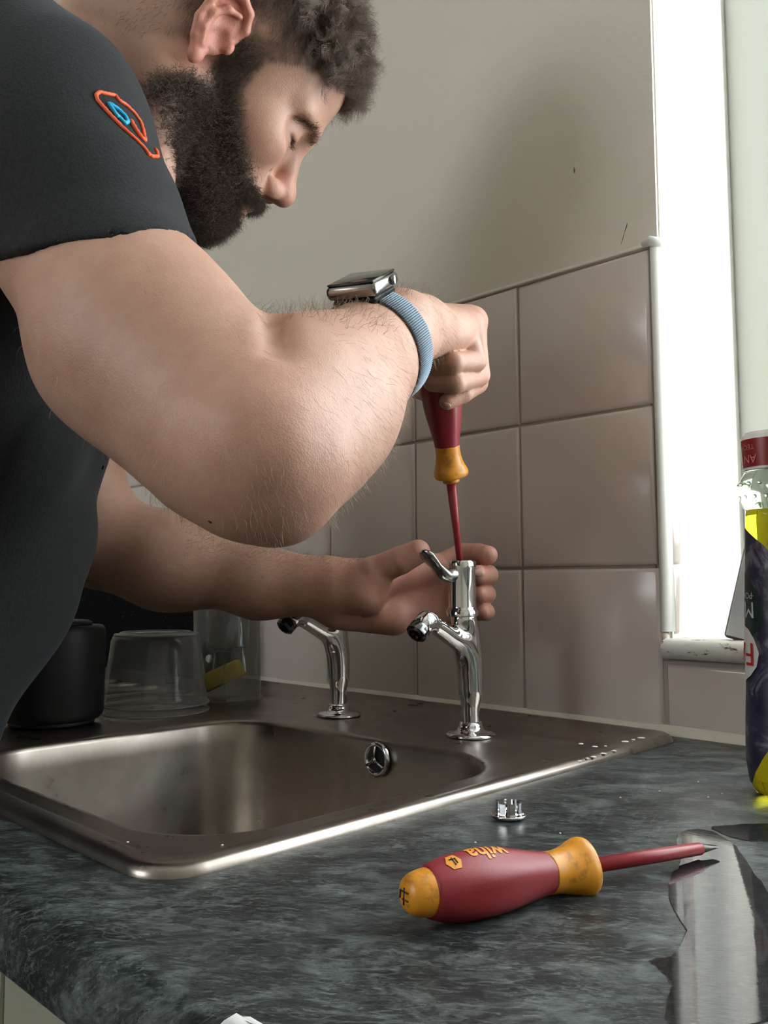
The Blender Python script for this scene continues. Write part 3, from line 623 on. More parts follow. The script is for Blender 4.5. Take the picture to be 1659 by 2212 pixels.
body += finger([KL[3], P(1030, 1242, .855), P(1054, 1242, .832), P(1032, 1241, .806)], [.0125, .0108, .0098, .0088])
body += finger([KL[4], P(1028, 1284, .853), P(1051, 1284, .832), P(1036, 1284, .812)], [.0120, .0100, .0088, .0078])
body += finger([KL[5], P(1020, 1322, .846), P(1050, 1322, .830), P(1044, 1322, .815)], [.0110, .0090, .0082, .0074])
body += [cap(P(770, 1330, .800), P(845, 1290, .806), .0012, .0010, .004, 's'), cap(P(812, 1226, .783), P(826, 1246, .783), .0008, .0008, .003, 's')]
body = sorted([g for g in body if g.op == 'u' and g.k >= .02], key=lambda g: -g.k)+[g for g in body if not (g.op == 'u' and g.k >= .02)]
BV, BF = surface(body, VOX)
BV = relax(BV, BF, 1)
BN = vnormals(BV, BF)
man = thing('person', (PEL[0], PEL[1], -.9), 'bearded man in black T-shirt bent over the sink, turning a screwdriver in the tap', 'person')
skin = obj('body', (BV, BF), M['skin'], man)
# skin colour: own tones (redder ears, nose, knuckles; root colour under hair), plus shade painted into nostrils and palm
hl = ((BV-HO)@HR)/HS; hx, hy, hz = hl[:, 0], np.abs(hl[:, 1]), hl[:, 2]
inhead = (np.linalg.norm(hl-[0, 0, 0], axis=1) < .19)
sstep = lambda e0, e1, x: (lambda t: t*t*(3-2*t))(np.clip((x-e0)/(e1-e0), 0, 1))
isear = inhead & (np.linalg.norm(np.stack([hx+.010, hy-.084, hz+.002], 1)/[.026, .015, .042], axis=1) < 1.0)
def beard_w(hx, hy, hz):
    # cheek line from the sideburn down to the corner of the mouth; jaw and throat below it
    line = np.interp(hx, [-.05, -.012, .008, .022, .036, .052, .068, .080, .095, .12], [-.10, -.055, -.030, -.005, -.024, -.040, -.050, -.0545, -.0520, -.0520])
    a = sstep(.012, -.010, hz-line)
    a *= sstep(-.026, -.012, hx+.20*(hz+.06))
    a *= sstep(.0, .018, hz+.088+.60*np.maximum(hx, 0))
    side = sstep(-.002, .006, hx)*sstep(.034, .024, hx)*sstep(.03, .02, hz)*sstep(-.04, -.02, hz)*(hy > .05)
    mouth = sstep(1.25, .95, np.sqrt(((hx-.095)/.018)**2+(hy/.023)**2+((hz+.0685)/.0095)**2))
    nose = sstep(-.056, -.051, hz)*(hx > .085)
    return np.clip(np.maximum(a, side*.8), 0, 1)*(1-mouth)*(1-nose)
def scalp_w(hx, hy, hz):
    line = np.interp(hx, [-.12, -.09, -.05, -.02, .012, .03, .045, .062, .078, .10], [-.075, -.065, -.05, -.02, .030, .012, .026, .042, .068, .074])
    return sstep(-.003, .006, hz-line)*sstep(-.072, -.06, hz)*sstep(-.118, -.105, hx)
bw_ = np.where(inhead & ~isear, beard_w(hx, hy, hz), 0); sw_ = np.where(inhead & ~isear, scalp_w(hx, hy, hz), 0)
tone = np.tile(np.array([.54, .325, .240]), (len(BV), 1))
def tint(mask, col): 
    global tone
    m_ = np.clip(mask, 0, 1)[:, None]; tone = tone*(1-m_)+np.array(col)*m_
def near(p, r, w_=1.): return w_*np.clip(1-np.linalg.norm(BV-p, axis=1)/r, 0, 1)**.7
tint(isear*.55, (.66, .22, .16)); tint(near(H(.110, 0, -.035), .026, .6), (.66, .27, .20)); tint(near(H(.070, -.045, -.030), .03, .35), (.66, .30, .23)); tint(near(H(-.005, -.06, -.03), .035, .5), (.60, .25, .19))
for p_ in list(K.values())+[P(1027, 780, .714), P(1033, 810, .735), P(966, 872, .722), P(906, 1188, .786), P(1054, 1199, .815), P(1032, 1241, .806), P(1036, 1284, .812), P(1044, 1322, .815)]: tint(near(p_, .018, .6), (.64, .29, .23))
tint(near(P(880, 1290, .84), .10, .85), (.55, .24, .175)); tint(near(P(700, 1300, .815), .07, .5), (.54, .27, .20)); tint(near(P(590, 1090, .45), .05, .35), (.62, .31, .26)); tint(near(P(540, 890, .42), .05, .3), (.62, .32, .26))  # palm red is partly skin tone, partly shade put into the colour
lipm = inhead & (hx > .085) & (hy < .024) & (hz < -.058) & (hz > -.080); tint(lipm*.55, (.42, .18, .15))
tint(inhead*np.exp(-np.minimum(np.linalg.norm((hl*[1, 0, 1]+np.stack([hx*0, hy, hx*0], 1)-[.103, .0082, -.0475])/[.008, .004, .005], axis=1)**2, 30)), (.10, .03, .02))  # nostrils darkened: shade of the recess painted into the skin tone
tint(bw_*.80, (.07, .05, .04)); tint(sw_*(.30+.62*sstep(.035, .065, hz+.25*hx)), (.085, .06, .046))
brow = inhead*np.exp(-(((hz-np.interp(hy, [.008, .026, .038, .050], [.0145, .0185, .0160, .0085]))/.0036)**2))*sstep(.009, .014, hy)*sstep(.056, .046, hy)*(hx > .05); tint(brow*.45, (.11, .07, .05))
tint((inhead & (np.abs(hl-[.088, 0, 0])[:, 0] < .02))*np.exp(-((hy-.031)/.012)**2)*np.exp(-((hz+.006)/.006)**2)*.45, (.30, .14, .11))
ca = skin.data.color_attributes.new('tone', 'FLOAT_COLOR', 'POINT'); ca.data.foreach_set('color', np.concatenate([tone, np.ones((len(BV), 1))], 1).astype(np.float32).ravel())

# T-shirt
sh = []
D0 = NB-[0, 0, .03]
sh += [cap(D0+[.0, .0, -.01], SHR+[.0, 0, .0], .066, .0655, .05)]
SHI = SHR+(NB-SHR)*.45
torso = [cap(D0+[.0, .0, -.01], SHI, .066, .062, .02), cap(D0, SHL, .070, .067, .06)]
torso += [cap(NB+(PEL-NB)*.22, PEL+[0, 0, -.0], .138, .145, .07), cap(SHI, NB+(PEL-NB)*.45, .062, .120, .06), cap(SHL, NB+(PEL-NB)*.45, .06, .115, .06), cap(PEL, PEL-[0, 0, .10], .145, .150, .04)]
torso += [cap(P(-90, 700, .61), P(-60, 920, .62), .060, .07, .04), cap(P(120, 235, .60), P(205, 440, .56), .0425, .040, .05), cap(P(-60, 120, .64), P(120, 235, .60), .046, .0425, .06), cap(P(-60, 120, .64), NB+(PEL-NB)*.35, .046, .11, .08)]
torso += [ecap(np.array([-.335, -.475, .37]), np.array([-.350, -.520, .16]), .108, .105, (0, 1, 0), 1., .05), ecap(np.array([-.350, -.520, .16]), np.array([-.352, -.600, .005]), .106, .120, (0, 1, 0), 1., .04)]
sh += [cap(SHR, P(285, 705, .512), .0610, .0575, .03), cap(P(215, 520, .545), P(370, 720, .497), .036, .0365, .03)]
hp = [P(0, 560, .49), P(405, 527, .525), P(220, 494, .440)]
hn = unit(np.cross(hp[1]-hp[0], hp[2]-hp[0])); hn = hn if hn@(ER-SHR) > 0 else -hn
# sleeve end: everything beyond the hem plane around the upper arm is cut away
def hemcut():
    h0 = hp[0].astype(np.float32); hn_ = hn.astype(np.float32); mid = ((hp[0]+hp[1])/2).astype(np.float32)
    a32 = SHR.astype(np.float32); b32 = (ER-SHR).astype(np.float32); L2 = float(b32@b32)
    def fn(p):
        q_ = p-a32; t = np.clip((q_@b32)/L2, 0, 1.2); rad = np.sqrt(((q_-t[:, None]*b32)**2).sum(1))
        return np.maximum(-((p-h0)@hn_), rad-.095)
    return Pr(fn, np.minimum(SHR, ER)-.1, np.maximum(SHR, ER)+.1, .004, 's')
sh.append(hemcut()); sh += torso
# collar opening and lower hem over the worktop
nk = unit(H(-.032, 0, -.030)-NB)
sh += [cap(NB+nk*.052, NB+nk*.25, .058, .09, .006, 's')]
sh += [Pr(lambda p: np.where(p[:, 1] > -.70, p[:, 2]-.010, np.float32(.2)).astype(np.float32), (-.7, -.72, -.3), (.1, -.2, .03), .004, 's')]
def fold(p, d):
    u = p[:, 0]*.6+p[:, 1]*.5-p[:, 2]*.9
    low = np.clip((.36-p[:, 2])/.12, 0, 1)
    uu = p@(CR*.83-CU*.55).astype(np.float32); vv = p@(CR*.55+CU*.83).astype(np.float32); s_ = np.sin(uu*50+1.2*np.sin(vv*9))
    d = d+.0120*low*(np.abs(s_)**.6*np.sign(s_))*np.clip(.5+vv*1.2, .2, 1)
    return d+.0016*low*np.sin(u*110+1.5*np.sin(p[:, 1]*25))+.0010*np.sin(p[:, 0]*60+p[:, 2]*45)*np.sin(p[:, 1]*38)
SV, SF = surface(sh, .0032, fold)
shirt = obj('t_shirt', (SV, SF), M['shirt'], man); shirt['label'] = 'black knitted short-sleeved T-shirt with a small orange and blue chest emblem'
tr = []
for s_ in (-1, 1):
    hip = PEL+[s_*.085, .0, -.08]; kn = np.array([PEL[0]+s_*.11, PEL[1]+.04, -.42]); an_ = np.array([PEL[0]+s_*.12, PEL[1]-.02, -.80])
    tr += [cap(PEL-[0, 0, .04], hip, .135, .112, .05), cap(hip, kn, .105, .075, .04), cap(kn, an_, .075, .062, .03)]
    g = [ecap(an_+[0, -.03, -.055], an_+[s_*.01, .16, -.062], .042, .036, (0, 0, 1), .85, .02), Pr(lambda p: (-.9-p[:, 2]).astype(np.float32), (-2, -2, -2), (2, 2, -.85), .003, 'i')]
    g[1] = Pr(lambda p: (p[:, 2]+.9).astype(np.float32), (-2, -2, -2), (2, 2, -.85), .003, 's'); obj('shoe', surface(g, .005), M['rubber'], man)
obj('trousers', surface(tr, .006), M['jeans'], man)

# ------------------------------------------------------------------ hair strands
def strands(N_, P0, Nn, T, length, rad, seg, curl=0., turns=2., droop=None, jit=.25, grp=None):
    n = len(P0); gi = np.arange(n) if grp is None else grp; ng = gi.max()+1; T = T+rng.normal(0, jit, (ng, 3))[gi]+(0 if grp is None else rng.normal(0, .06, (n, 3))); T /= np.linalg.norm(T, axis=1)[:, None]
    A = np.cross(T, rng.normal(0, 1, (ng, 3))[gi]); A /= np.linalg.norm(A, axis=1)[:, None]; B_ = np.cross(T, A)
    L = length*rng.uniform(.65, 1.15, n); ph = rng.uniform(0, 6.28, ng)[gi]+(0 if grp is None else rng.normal(0, .12, n)); cu = curl*rng.uniform(.6, 1.4, ng)[gi]*rng.uniform(.85, 1.15, n); rings = []
    for i in range(seg+1):
        t = i/seg; c_ = P0+T*(L*t)[:, None]
        if droop is not None: c_ = c_+np.asarray(droop)*(L*t*t)[:, None]
        an = ph+turns*6.283*t; c_ = c_+(A*((np.cos(an)-np.cos(ph))*cu)[:, None]+B_*((np.sin(an)-np.sin(ph))*cu)[:, None])*min(1, t*2.5)
        r = rad*(1-.75*t**2)
        rings.append(np.stack([c_+A*r*math.cos(a)+B_*r*math.sin(a) for a in (0, 2.0944, 4.1888)], 1))
    V = np.stack(rings, 1).reshape(-1, 3); base = np.arange(n)[:, None, None]*(seg+1)*3; F = []
    for i in range(seg):
        for j in range(3):
            k = (j+1) % 3; F.append(np.array([i*3+j, i*3+k, (i+1)*3+k, (i+1)*3+j]))
    F = (base+np.array(F)[None]).reshape(-1, 4); return V, F.astype(np.int32)
def pick(w_, n):
    w_ = np.clip(w_, 0, None).astype(float); idx = rng.choice(len(w_), n, p=w_/w_.sum())
    return BV[idx]+rng.normal(0, .0006, (n, 3))*(1-0), BN[idx], idx
gcap = HR  # head axes
fw, lf, up = HR[:, 0], HR[:, 1], HR[:, 2]
near_side = np.where((hl[:, 1] < .035), 1., .25)
bwt = bw_*near_side
p_, n_, ix = pick(bwt*sstep(-.02, -.05, hz)*(1+1.5*sstep(-.07, -.11, hz)), 13500)
T_ = n_*.75-up*.55+fw*.05-np.outer(np.zeros(len(p_))+.0, fw)
V_, F_ = strands(0, p_-n_*.001, n_, T_, .0125, .00020, 5, .0021, 1.5, None, .5)
p2, n2, _ = pick(bwt*sstep(.03, .0, hz)*sstep(-.07, -.05, hz), 5200)
V2, F2 = strands(0, p2, n2, n2*.45-up*.85, .0075, .00014, 4, .0007, 1.2, None, .3)
p3, n3, _ = pick(bwt*(hx > .088)*(hz > -.068), 1700)
V3, F3 = strands(0, p3, n3, n3*.8-up*.55+rng.normal(0, .2, (1700, 1))*lf, .0100, .00016, 4, .0010, 1.2, None, .25)
def cat(*vf):
    V = []; F = []; o = 0
    for v, f in vf: V.append(v); F.append(f+o); o += len(v)
    return np.concatenate(V), np.concatenate(F)
tag(obj('beard', cat((V_, F_), (V2, F2), (V3, F3)), M['beard'], man), kind='stuff')
top = sw_*np.clip((hz+.30*hx-.062)/.02, 0, 1)*near_side; side = sw_*(1-np.clip((hz+.30*hx-.062)/.02, 0, 1))*near_side
NG, NC = 780, 18                                                # curls: locks of strands that share one coil
p_, n_, ix = pick(top*(1+5*(hx > .03)), NG); gi = np.repeat(np.arange(NG), NC)
front = np.clip((hl[ix, 0]-.02)/.05, 0, 1)[:, None]
T_ = (n_*.75+fw*(.15+.7*front)-up*.45*front)[gi]; p_ = p_[gi]+rng.normal(0, .0012, (NG*NC, 3)); n_ = n_[gi]
V_, F_ = strands(0, p_-n_*.001, n_, T_, .025, .00019, 7, .0044, 1.6, None, .40, gi)
ht = obj('curly_hair', (V_, F_), M['hair'], man); tag(ht, kind='stuff')
p_, n_, ix = pick(side*sstep(-.1, .0, hx)*(.12+sstep(0, .045, hz-np.interp(hx, [-.02, .012, .03, .045, .062, .078], [-.02, .030, .012, .026, .042, .068]))), 9000)
V_, F_ = strands(0, p_, n_, n_*.38-up*.75+fw*.25, .0075, .00013, 3, .0003, .6, None, .22)
tag(obj('short_side_hair', (V_, F_), M['fade'], man), kind='stuff')
p_, n_, ix = pick(brow*(hl[:, 1] < .06)*sstep(.008, .016, hy)*1., 620)
V_, F_ = strands(0, p_, n_, n_*.35+np.sign(hl[ix, 1])[:, None]*lf*.8+up*.15, .0065, .00013, 3, .0004, .5, None, .2)
tag(obj('eyebrow_hair', (V_, F_), M['beard'], man), kind='stuff')
for s_ in (-1, 1):
    b = MB(); c_ = H(.0722, s_*.031, -.0015); b.lathe([(-.0126*HS, .0001)]+[(-.0126*HS*math.cos(a), .0126*HS*math.sin(a)) for a in np.linspace(.2, 2.9, 14)]+[(.0126*HS, .0001)], c_, HR@np.array([1, 0, -.45]), 24)
    e = obj('eyeball', b.vf(), M['eye'], man)
    ax = HR@unit([1, 0, -.42]); b = MB(); b.lathe([(.01175*HS, .0060*HS), (.0126*HS, .0040*HS), (.0131*HS, .0001)], c_, ax, 20); obj('iris', b.vf(), M['iris'], e)
n = 40; vs = []
for s_ in (-1, 1):
    t = rng.uniform(0, 1, n); y = .020+t*.024; p0 = np.array([H(lidx(a, -.0058+14*(a-.031)**2)-.0006, s_*a, -.0055+14*(a-.031)**2) for a in y]); vs.append(strands(0, p0, p0, np.tile(fw*.9-up*.5, (n, 1)), .0075, .00018, 3, 0, 0, up*.3, .12))
tag(obj('eyelashes', cat(*vs), M['beard'], man), kind='stuff')
# hairs on the arms
def armw(a, b, r): 
    ba = b-a; t = np.clip(((BV-a)@ba)/(ba@ba), 0, 1); return (np.linalg.norm(BV-a-t[:, None]*ba, axis=1) < r)*1.
axR = unit(WR-ER); axL = unit(WL-EL)
wr = armw(ER, P(860, 750, .635), .07)
p_, n_, ix = pick(wr, 3600); V_, F_ = strands(0, p_, n_, n_*.40+axR*.35-CU*.75, .0075, .00006, 4, .0004, .6, None, .16)
p2, n2, ix = pick(armw(P(330, 640, .5), ER, .08), 260); V2, F2 = strands(0, p2, n2, n2*.4-CU*.7, .008, .00008, 3, .0005, .7, None, .3)
tag(obj('arm_hair', cat((V_, F_), (V2, F2)), M['fair'], man), kind='stuff')
p_, n_, ix = pick(armw(P(420, 1212, .853), WL, .05)*np.clip(BN@CU-.1, 0, 1), 1100); V_, F_ = strands(0, p_, n_, n_*.45+axL*.8, .010, .00008, 4, .0008, .7, None, .3)
p2, n2, ix = pick(armw(P(690, 760, .53), P(860, 720, .62), .06)*np.clip(BN@CU-.55, 0, 1), 560); V2, F2 = strands(0, p2, n2, n2*.75+axR*.2, .0095, .00010, 4, .0010, .9, None, .4)
tag(obj('dark_arm_hair', cat((V_, F_), (V2, F2)), M['darkfair'], man), kind='stuff')

# ------------------------------------------------------------------ things on the person: nails, emblem, watch
dg = bpy.context.evaluated_depsgraph_get()
def bvh(V, F): return BVHTree.FromPolygons([tuple(v) for v in V], [tuple(map(int, f)) for f in F])
def near_part(V, F, lo, hi):
    m_ = np.all((V > lo) & (V < hi), 1); fm = m_[F].all(1); return bvh(V, F[fm])
def hit(t, x, y):
    h = t.ray_cast(Vector(CAM), Vector(unit(ray(x, y)))); return None if h[0] is None else (np.array(h[0]), np.array(h[1]))
st = near_part(SV, SF, np.array([-.5, -.7, .25]), np.array([.2, -.2, .8]))
def stitch(name, pts, r, m, close=False):
    out = []
    for i in range(len(pts)-1):
        for t in np.linspace(0, 1, 4, endpoint=False):
            h = hit(st, pts[i][0]+(pts[i+1][0]-pts[i][0])*t, pts[i][1]+(pts[i+1][1]-pts[i][1])*t)
            if h is not None: out.append(h[0]+h[1]*r*.5)
    if len(out) > 2:
        b = MB(); b.tube(out, [r*(1+.18*(i % 2)) for i in range(len(out))], 8); return obj(name, b.vf(), m, shirt)
# nails on the fingers that face the camera
bt = near_part(BV, BF, np.array([-.35, -.5, .05]), np.array([.1, -.02, .45]))
for (x, y, rx, ry, an) in ((1034, 1238, 12, 9, 0.), (966, 876, 9, 6, -.5)):
    h = hit(bt, x, y)
    if h is not None:
        p0, n0 = h; u = unit(CR*math.cos(an)+CU*math.sin(an)); u = unit(u-n0*(u@n0)); v = np.cross(n0, u); s_ = np.linalg.norm(p0-CAM)/FPX
        b = MB(); b.loops([[p0+u*rx*s_*k*math.cos(t)+v*ry*s_*k*math.sin(t)+n0*(.0006*z-.0004-.0016*(ry/9)**2*(k*math.sin(t))**2*.5) for t in np.linspace(0, 6.283, 18, endpoint=False)] for k, z in ((1, 0), (.9, 1.1), (.5, 1.5), (.05, 1.6))], True, False, True); obj('fingernail', b.vf(), M['nail'], skin)

# watch: case on the back of the wrist, woven strap round it
wa = unit(P(866, 716, .640)-P(790, 772, .585))                    # along the arm
def wrist_ring(c, n=40, off=.0012):
    """skin radius around the wrist, found on the body itself"""
    u = unit(CU-wa*(CU@wa)); v = np.cross(wa, u); out = []
    for t in np.linspace(0, 2*math.pi, n, endpoint=False):
        d_ = u*math.cos(t)+v*math.sin(t); h = bt.ray_cast(Vector(c+d_*.055), Vector(-d_))
        r_ = .055-h[3] if h[0] is not None else .03
        out.append((d_, min(max(r_, .02), .042)+off))
    return u, v, out
wc = P(806, 752, .597)
u_, v_, rg = wrist_ring(wc)
rr_ = np.array([r for _, r in rg]); rr_ = (np.roll(rr_, 1)+rr_+np.roll(rr_, -1)+np.roll(rr_, 2)+np.roll(rr_, -2))/5
watch = thing('wristwatch', wc, 'smartwatch with steel case and blue-grey woven strap on the wrist above the held screwdriver', 'watch')
hw = .0125
prof = [(-hw, 0), (-hw, .0018), (-hw+.001, .0026), (hw-.001, .0026), (hw, .0018), (hw, 0)]
b = MB(); b.loops([[wc+wa*a+d_*(rr_[i]+h_) for i, (d_, _) in enumerate(rg)] for a, h_ in prof], True); obj('strap', b.vf(), M['strapdark'], watch)
b = MB()
for k in range(150):
    f_ = k*len(rg)/150.; i0 = int(f_) % len(rg); i1 = (i0+1) % len(rg); tt = f_-int(f_); d_ = unit(rg[i0][0]*(1-tt)+rg[i1][0]*tt); r_ = rr_[i0]*(1-tt)+rr_[i1]*tt
    b.tube([wc+wa*a_+d_*(r_+.0026) for a_ in (-hw+.0006, 0, hw-.0006)], .00058, 5)
ob_ = obj('rib', b.vf(), M['strap'], watch); tag(ob_, kind='stuff')
cu_ = unit(u_*1.0-CR*.10-CF*.25); cu_ = unit(cu_-wa*(cu_@wa)*1.); side_ = np.cross(wa, cu_)
cc = wc+wa*.001+cu_*(rr_[0]+.0078)-side_*0.
B3 = np.array([wa, side_, cu_]).T
def inframe(VF, Rm, o): V, F = VF; return np.asarray(V)@Rm.T+o, F
b = MB(); b.box((-.0215, -.0185, -.0052), (.0215, .0185, .0046), .0042, 4); cs_ = obj('case', inframe(b.vf(), B3, cc), M['watchcase'], watch)
b = MB(); b.box((-.0198, -.0168, .0040), (.0198, .0168, .0058), .0012, 3); obj('screen', inframe(b.vf(), B3, cc), M['watchglass'], cs_)
b = MB(); b.box((-.019, -.016, -.0105), (.019, .016, -.005), .003, 3); obj('sensor_back', inframe(b.vf(), B3, cc), M['blackplastic'], cs_)
b = MB(); b.lathe([(0, .0001), (0, .0030), (.0006, .0034), (.0022, .0034), (.0030, .0026), (.0030, .0001)], cc-side_*-.0180+wa*.008, side_, 20); b.lathe([(0, .0001), (0, .0030), (.0006, .0034), (.0022, .0034), (.0030, .0026), (.0030, .0001)], cc-side_*.0180-wa*0.008, -side_, 20); obj('crown', b.vf(), M['watchcase'], watch)

# emblem on the T-shirt: outline, letter shapes, small hook at the foot
stitch('emblem_outline', [(322, 338), (312, 322), (290, 300), (262, 275), (240, 252), (222, 232), (210, 218), (207, 206), (215, 200), (232, 204), (248, 207), (256, 218), (272, 228), (290, 246), (303, 265), (309, 285), (313, 305)], .0011, M['orange_thread'])
stitch('emblem_letter', [(233, 224), (262, 266)], .0012, M['cyan_thread']); stitch('emblem_letter', [(236, 224), (256, 238), (270, 252), (276, 264), (270, 268), (258, 256), (248, 246)], .0011, M['cyan_thread'])
stitch('emblem_letter', [(281, 262), (292, 282), (305, 300), (315, 307)], .0014, M['orange_thread'])
stitch('emblem_hook', [(319, 331), (326, 339), (340, 339), (338, 328), (332, 322)], .0011, M['orange_thread'])

# ------------------------------------------------------------------ screwdrivers
def revolve_text(txt, size, m, parent, o, ax, ref, t0, ang, prof, flip=1, name='lettering'):
    cu = bpy.data.curves.new('t', 'FONT'); cu.body = txt; cu.size = size; cu.align_x = 'CENTER'; cu.align_y = 'CENTER'; cu.resolution_u = 3; cu.offset = size*.022
    to = bpy.data.objects.new('t', cu); COL.objects.link(to); bpy.context.view_layer.update(); me = bpy.data.meshes.new_from_object(to)
    import bmesh
    bm = bmesh.new(); bm.from_mesh(me); bmesh.ops.triangulate(bm, faces=list(bm.faces)); bmesh.ops.subdivide_edges(bm, edges=[e_ for e_ in bm.edges if e_.calc_length() > size*.05], cuts=3, use_grid_fill=True); bmesh.ops.triangulate(bm, faces=list(bm.faces)); V = np.array([v.co[:] for v in bm.verts]); bm.verts.index_update(); F = [[v.index for v in f.verts] for f in bm.faces]; bm.free()
    bpy.data.objects.remove(to)
    if not len(V): return
    ax = unit(ax); a = np.array(ref, float); a = unit(a-ax*(a@ax)); b_ = np.cross(ax, a); ts = np.array([p[0] for p in prof]); rs = np.array([p[1] for p in prof]); out = []
    for v in V:
        t = t0+v[0]*flip; r = np.interp(t, ts, rs)*(1+.035*math.cos(6*((ang-v[1]*flip/np.interp(t0, ts, rs))))*math.exp(-((t-.045*.93)/(.03*.93))**2))+.00022; q_ = ang-v[1]*flip/np.interp(t0, ts, rs); out.append(np.array(o)+ax*t+r*(a*math.cos(q_)+b_*math.sin(q_)))
    return obj(name, (out, F), m, parent, False)
def screwdriver(tip, butt, s_, label, loc, ref, flip, shaft_r, dv=0.):
    """s_ scales the handle; distances along the axis run from the butt"""
    tip = np.array(tip, float); butt = np.array(butt, float); ax = unit(tip-butt); L = np.linalg.norm(tip-butt)
    root = thing('screwdriver', loc, label, 'screwdriver')
    hexa = lambda t, q: 1+.035*math.cos(6*q)*math.exp(-((t-.045*s_)/(.03*s_))**2)
    pr_ = [(a*s_, r*s_) for a, r in smooth_prof([(.0115, .0098), (.013, .0112), (.022, .0136), (.036, .0150), (.050, .0143), (.064, .0120), (.074, .0103), (.0795, .0096)], 5)]
    b = MB(); b.lathe(pr_, butt, ax, 40, True, True, ref=ref, sq=hexa); hd = obj('handle', b.vf(), M['redgrip'], root)
    cp = [(a*s_, r*s_) for a, r in smooth_prof([(0., .0002), (.0003, .0040), (.0022, .0074), (.006, .0092), (.0116, .0101)], 5)]
    b = MB(); b.lathe(cp, butt, ax, 32, True, True, ref=ref); obj('end_cap', b.vf(), M['yellow'], root)
    tri = lambda t, q: 1+.06*math.cos(3*q)*math.exp(-((t-.1005*s_)/(.006*s_))**2)
    fe = [(a*s_, r*s_) for a, r in smooth_prof([(.0792, .0097), (.086, .0098), (.093, .0112), (.0985, .0132), (.1015, .0136), (.1040, .0128), (.1046, .0095), (.1048, .0068), (.1080, .0068), (.1086, .0060)], 5)]
    b = MB(); b.lathe(fe, butt, ax, 36, True, True, ref=ref, sq=tri); obj('collar', b.vf(), M['yellow'], root)
    b = MB(); b.lathe([(.106*s_, shaft_r), (L*.80, shaft_r*(1-dv)), (L-.012, shaft_r*(.92-dv)), (L-.0112, shaft_r*(.8-dv))], butt, ax, 20, True, True, ref=ref); obj('shaft', b.vf(), M['redshaft'], root)
    a = unit(np.array(ref)-ax*(np.array(ref)@ax)); c_ = np.cross(ax, a); b = MB(); rings = []
    for t, w_, h_ in ((L-.0115, .0024, .0024), (L-.009, .0026, .0021), (L-.004, .0028, .0012), (L, .0026, .0005)):
        rings.append([butt+ax*t+c_*w_*math.cos(q_)+a*h_*math.sin(q_) for q_ in np.linspace(0, 6.283, 12, endpoint=False)])
    b.loops(rings, True, True, True); obj('tip', b.vf(), M['toolsteel'], root, autos=50)
    return root, ax, pr_, butt, cp
r1, ax, pr_, bt_, cp = screwdriver(P(996, 1240, .788), P(942, 742, .733), 1.0*1.12, 'red and yellow insulated screwdriver held upright, its tip in the near tap', P(993, 1213, .795), CR, 1, .0046, .30)
bu = Pz(873, 1936, .0140); bu[2] = .0142; ti = Pz(1545, 1828, .004)
r2, ax2, pr2, bt2, cp2 = screwdriver(ti, bu, .93, 'red and yellow insulated screwdriver lying on the worktop in front of the sink', (bu+ti)/2*[1, 1, 0], (0, 0, 1), 1, .0033)
toc = CAM-(bu+ti)/2; a0 = 0.
# hexagon mark nearer the butt
c_ = np.cross(ax2, unit(np.array([0, 0, 1.])-ax2*ax2[2])); ts = np.array([p[0] for p in pr2]); rs = np.array([p[1] for p in pr2])
def onrev(t, q_, e=.0002): a = unit(np.array([0, 0, 1.])-ax2*ax2[2]); return bt2+ax2*t+(np.interp(t, ts, rs)*(1+.035*math.cos(6*q_)*math.exp(-((t-.045*.93)/(.03*.93))**2))+e)*(a*math.cos(q_)+np.cross(ax2, a)*math.sin(q_))
side_q = .35 if (np.cross(ax2, [0, 0, 1.])@toc) > 0 else -.35
revolve_text('wiha', .0110, M['yellowprint'], r2, bt2, ax2, (0, 0, 1), .042*.93, side_q*.55, pr2, -1)
hx6 = [(math.cos(j*math.pi/3)*(1-u_)+math.cos((j+1)*math.pi/3)*u_, math.sin(j*math.pi/3)*(1-u_)+math.sin((j+1)*math.pi/3)*u_) for j in range(6) for u_ in (0, .25, .5, .75)]
b = MB(); b.loops([[onrev(.0205+.0036*k*hx_, side_q+.34*k*hy_, .00025) for hx_, hy_ in hx6] for k in (1, .75, .5, .25, .03)], True, False, True); hm = obj('hexagon_mark', b.vf(), M['yellowprint'], r2, False)
b = MB()
for q0, q1, t0, t1 in ((-.16, .16, 0, 0), (-.1, .1, .0012, .0012), (-.1, -.1, -.0016, .0012)): b.tube([onrev(.0205+t0, side_q+q0, .0005), onrev(.0205+t1, side_q+q1, .0005)], .00022, 5)
obj('mark_strokes', b.vf(), M['blackprint'], hm)
a = unit(np.array([0, 0, 1.])-ax2*ax2[2]); lt = -unit(np.cross(a, -ax2))
b = MB(); f0 = bt2-ax2*.0004+(-a*.0005)
for (x0, y0), (x1, y1) in (((-.0030, .0020), (.0030, .0020)), ((-.0030, -.0010), (.0012, -.0010)), ((0, .0035), (0, -.003)), ((.0028, .0020), (.0028, -.001))): b.tube([f0+lt*x0+a*y0+ax2*.0003, f0+lt*x1+a*y1+ax2*.0003], .00035, 6)
obj('end_mark', b.vf(), M['blackprint'], r2)

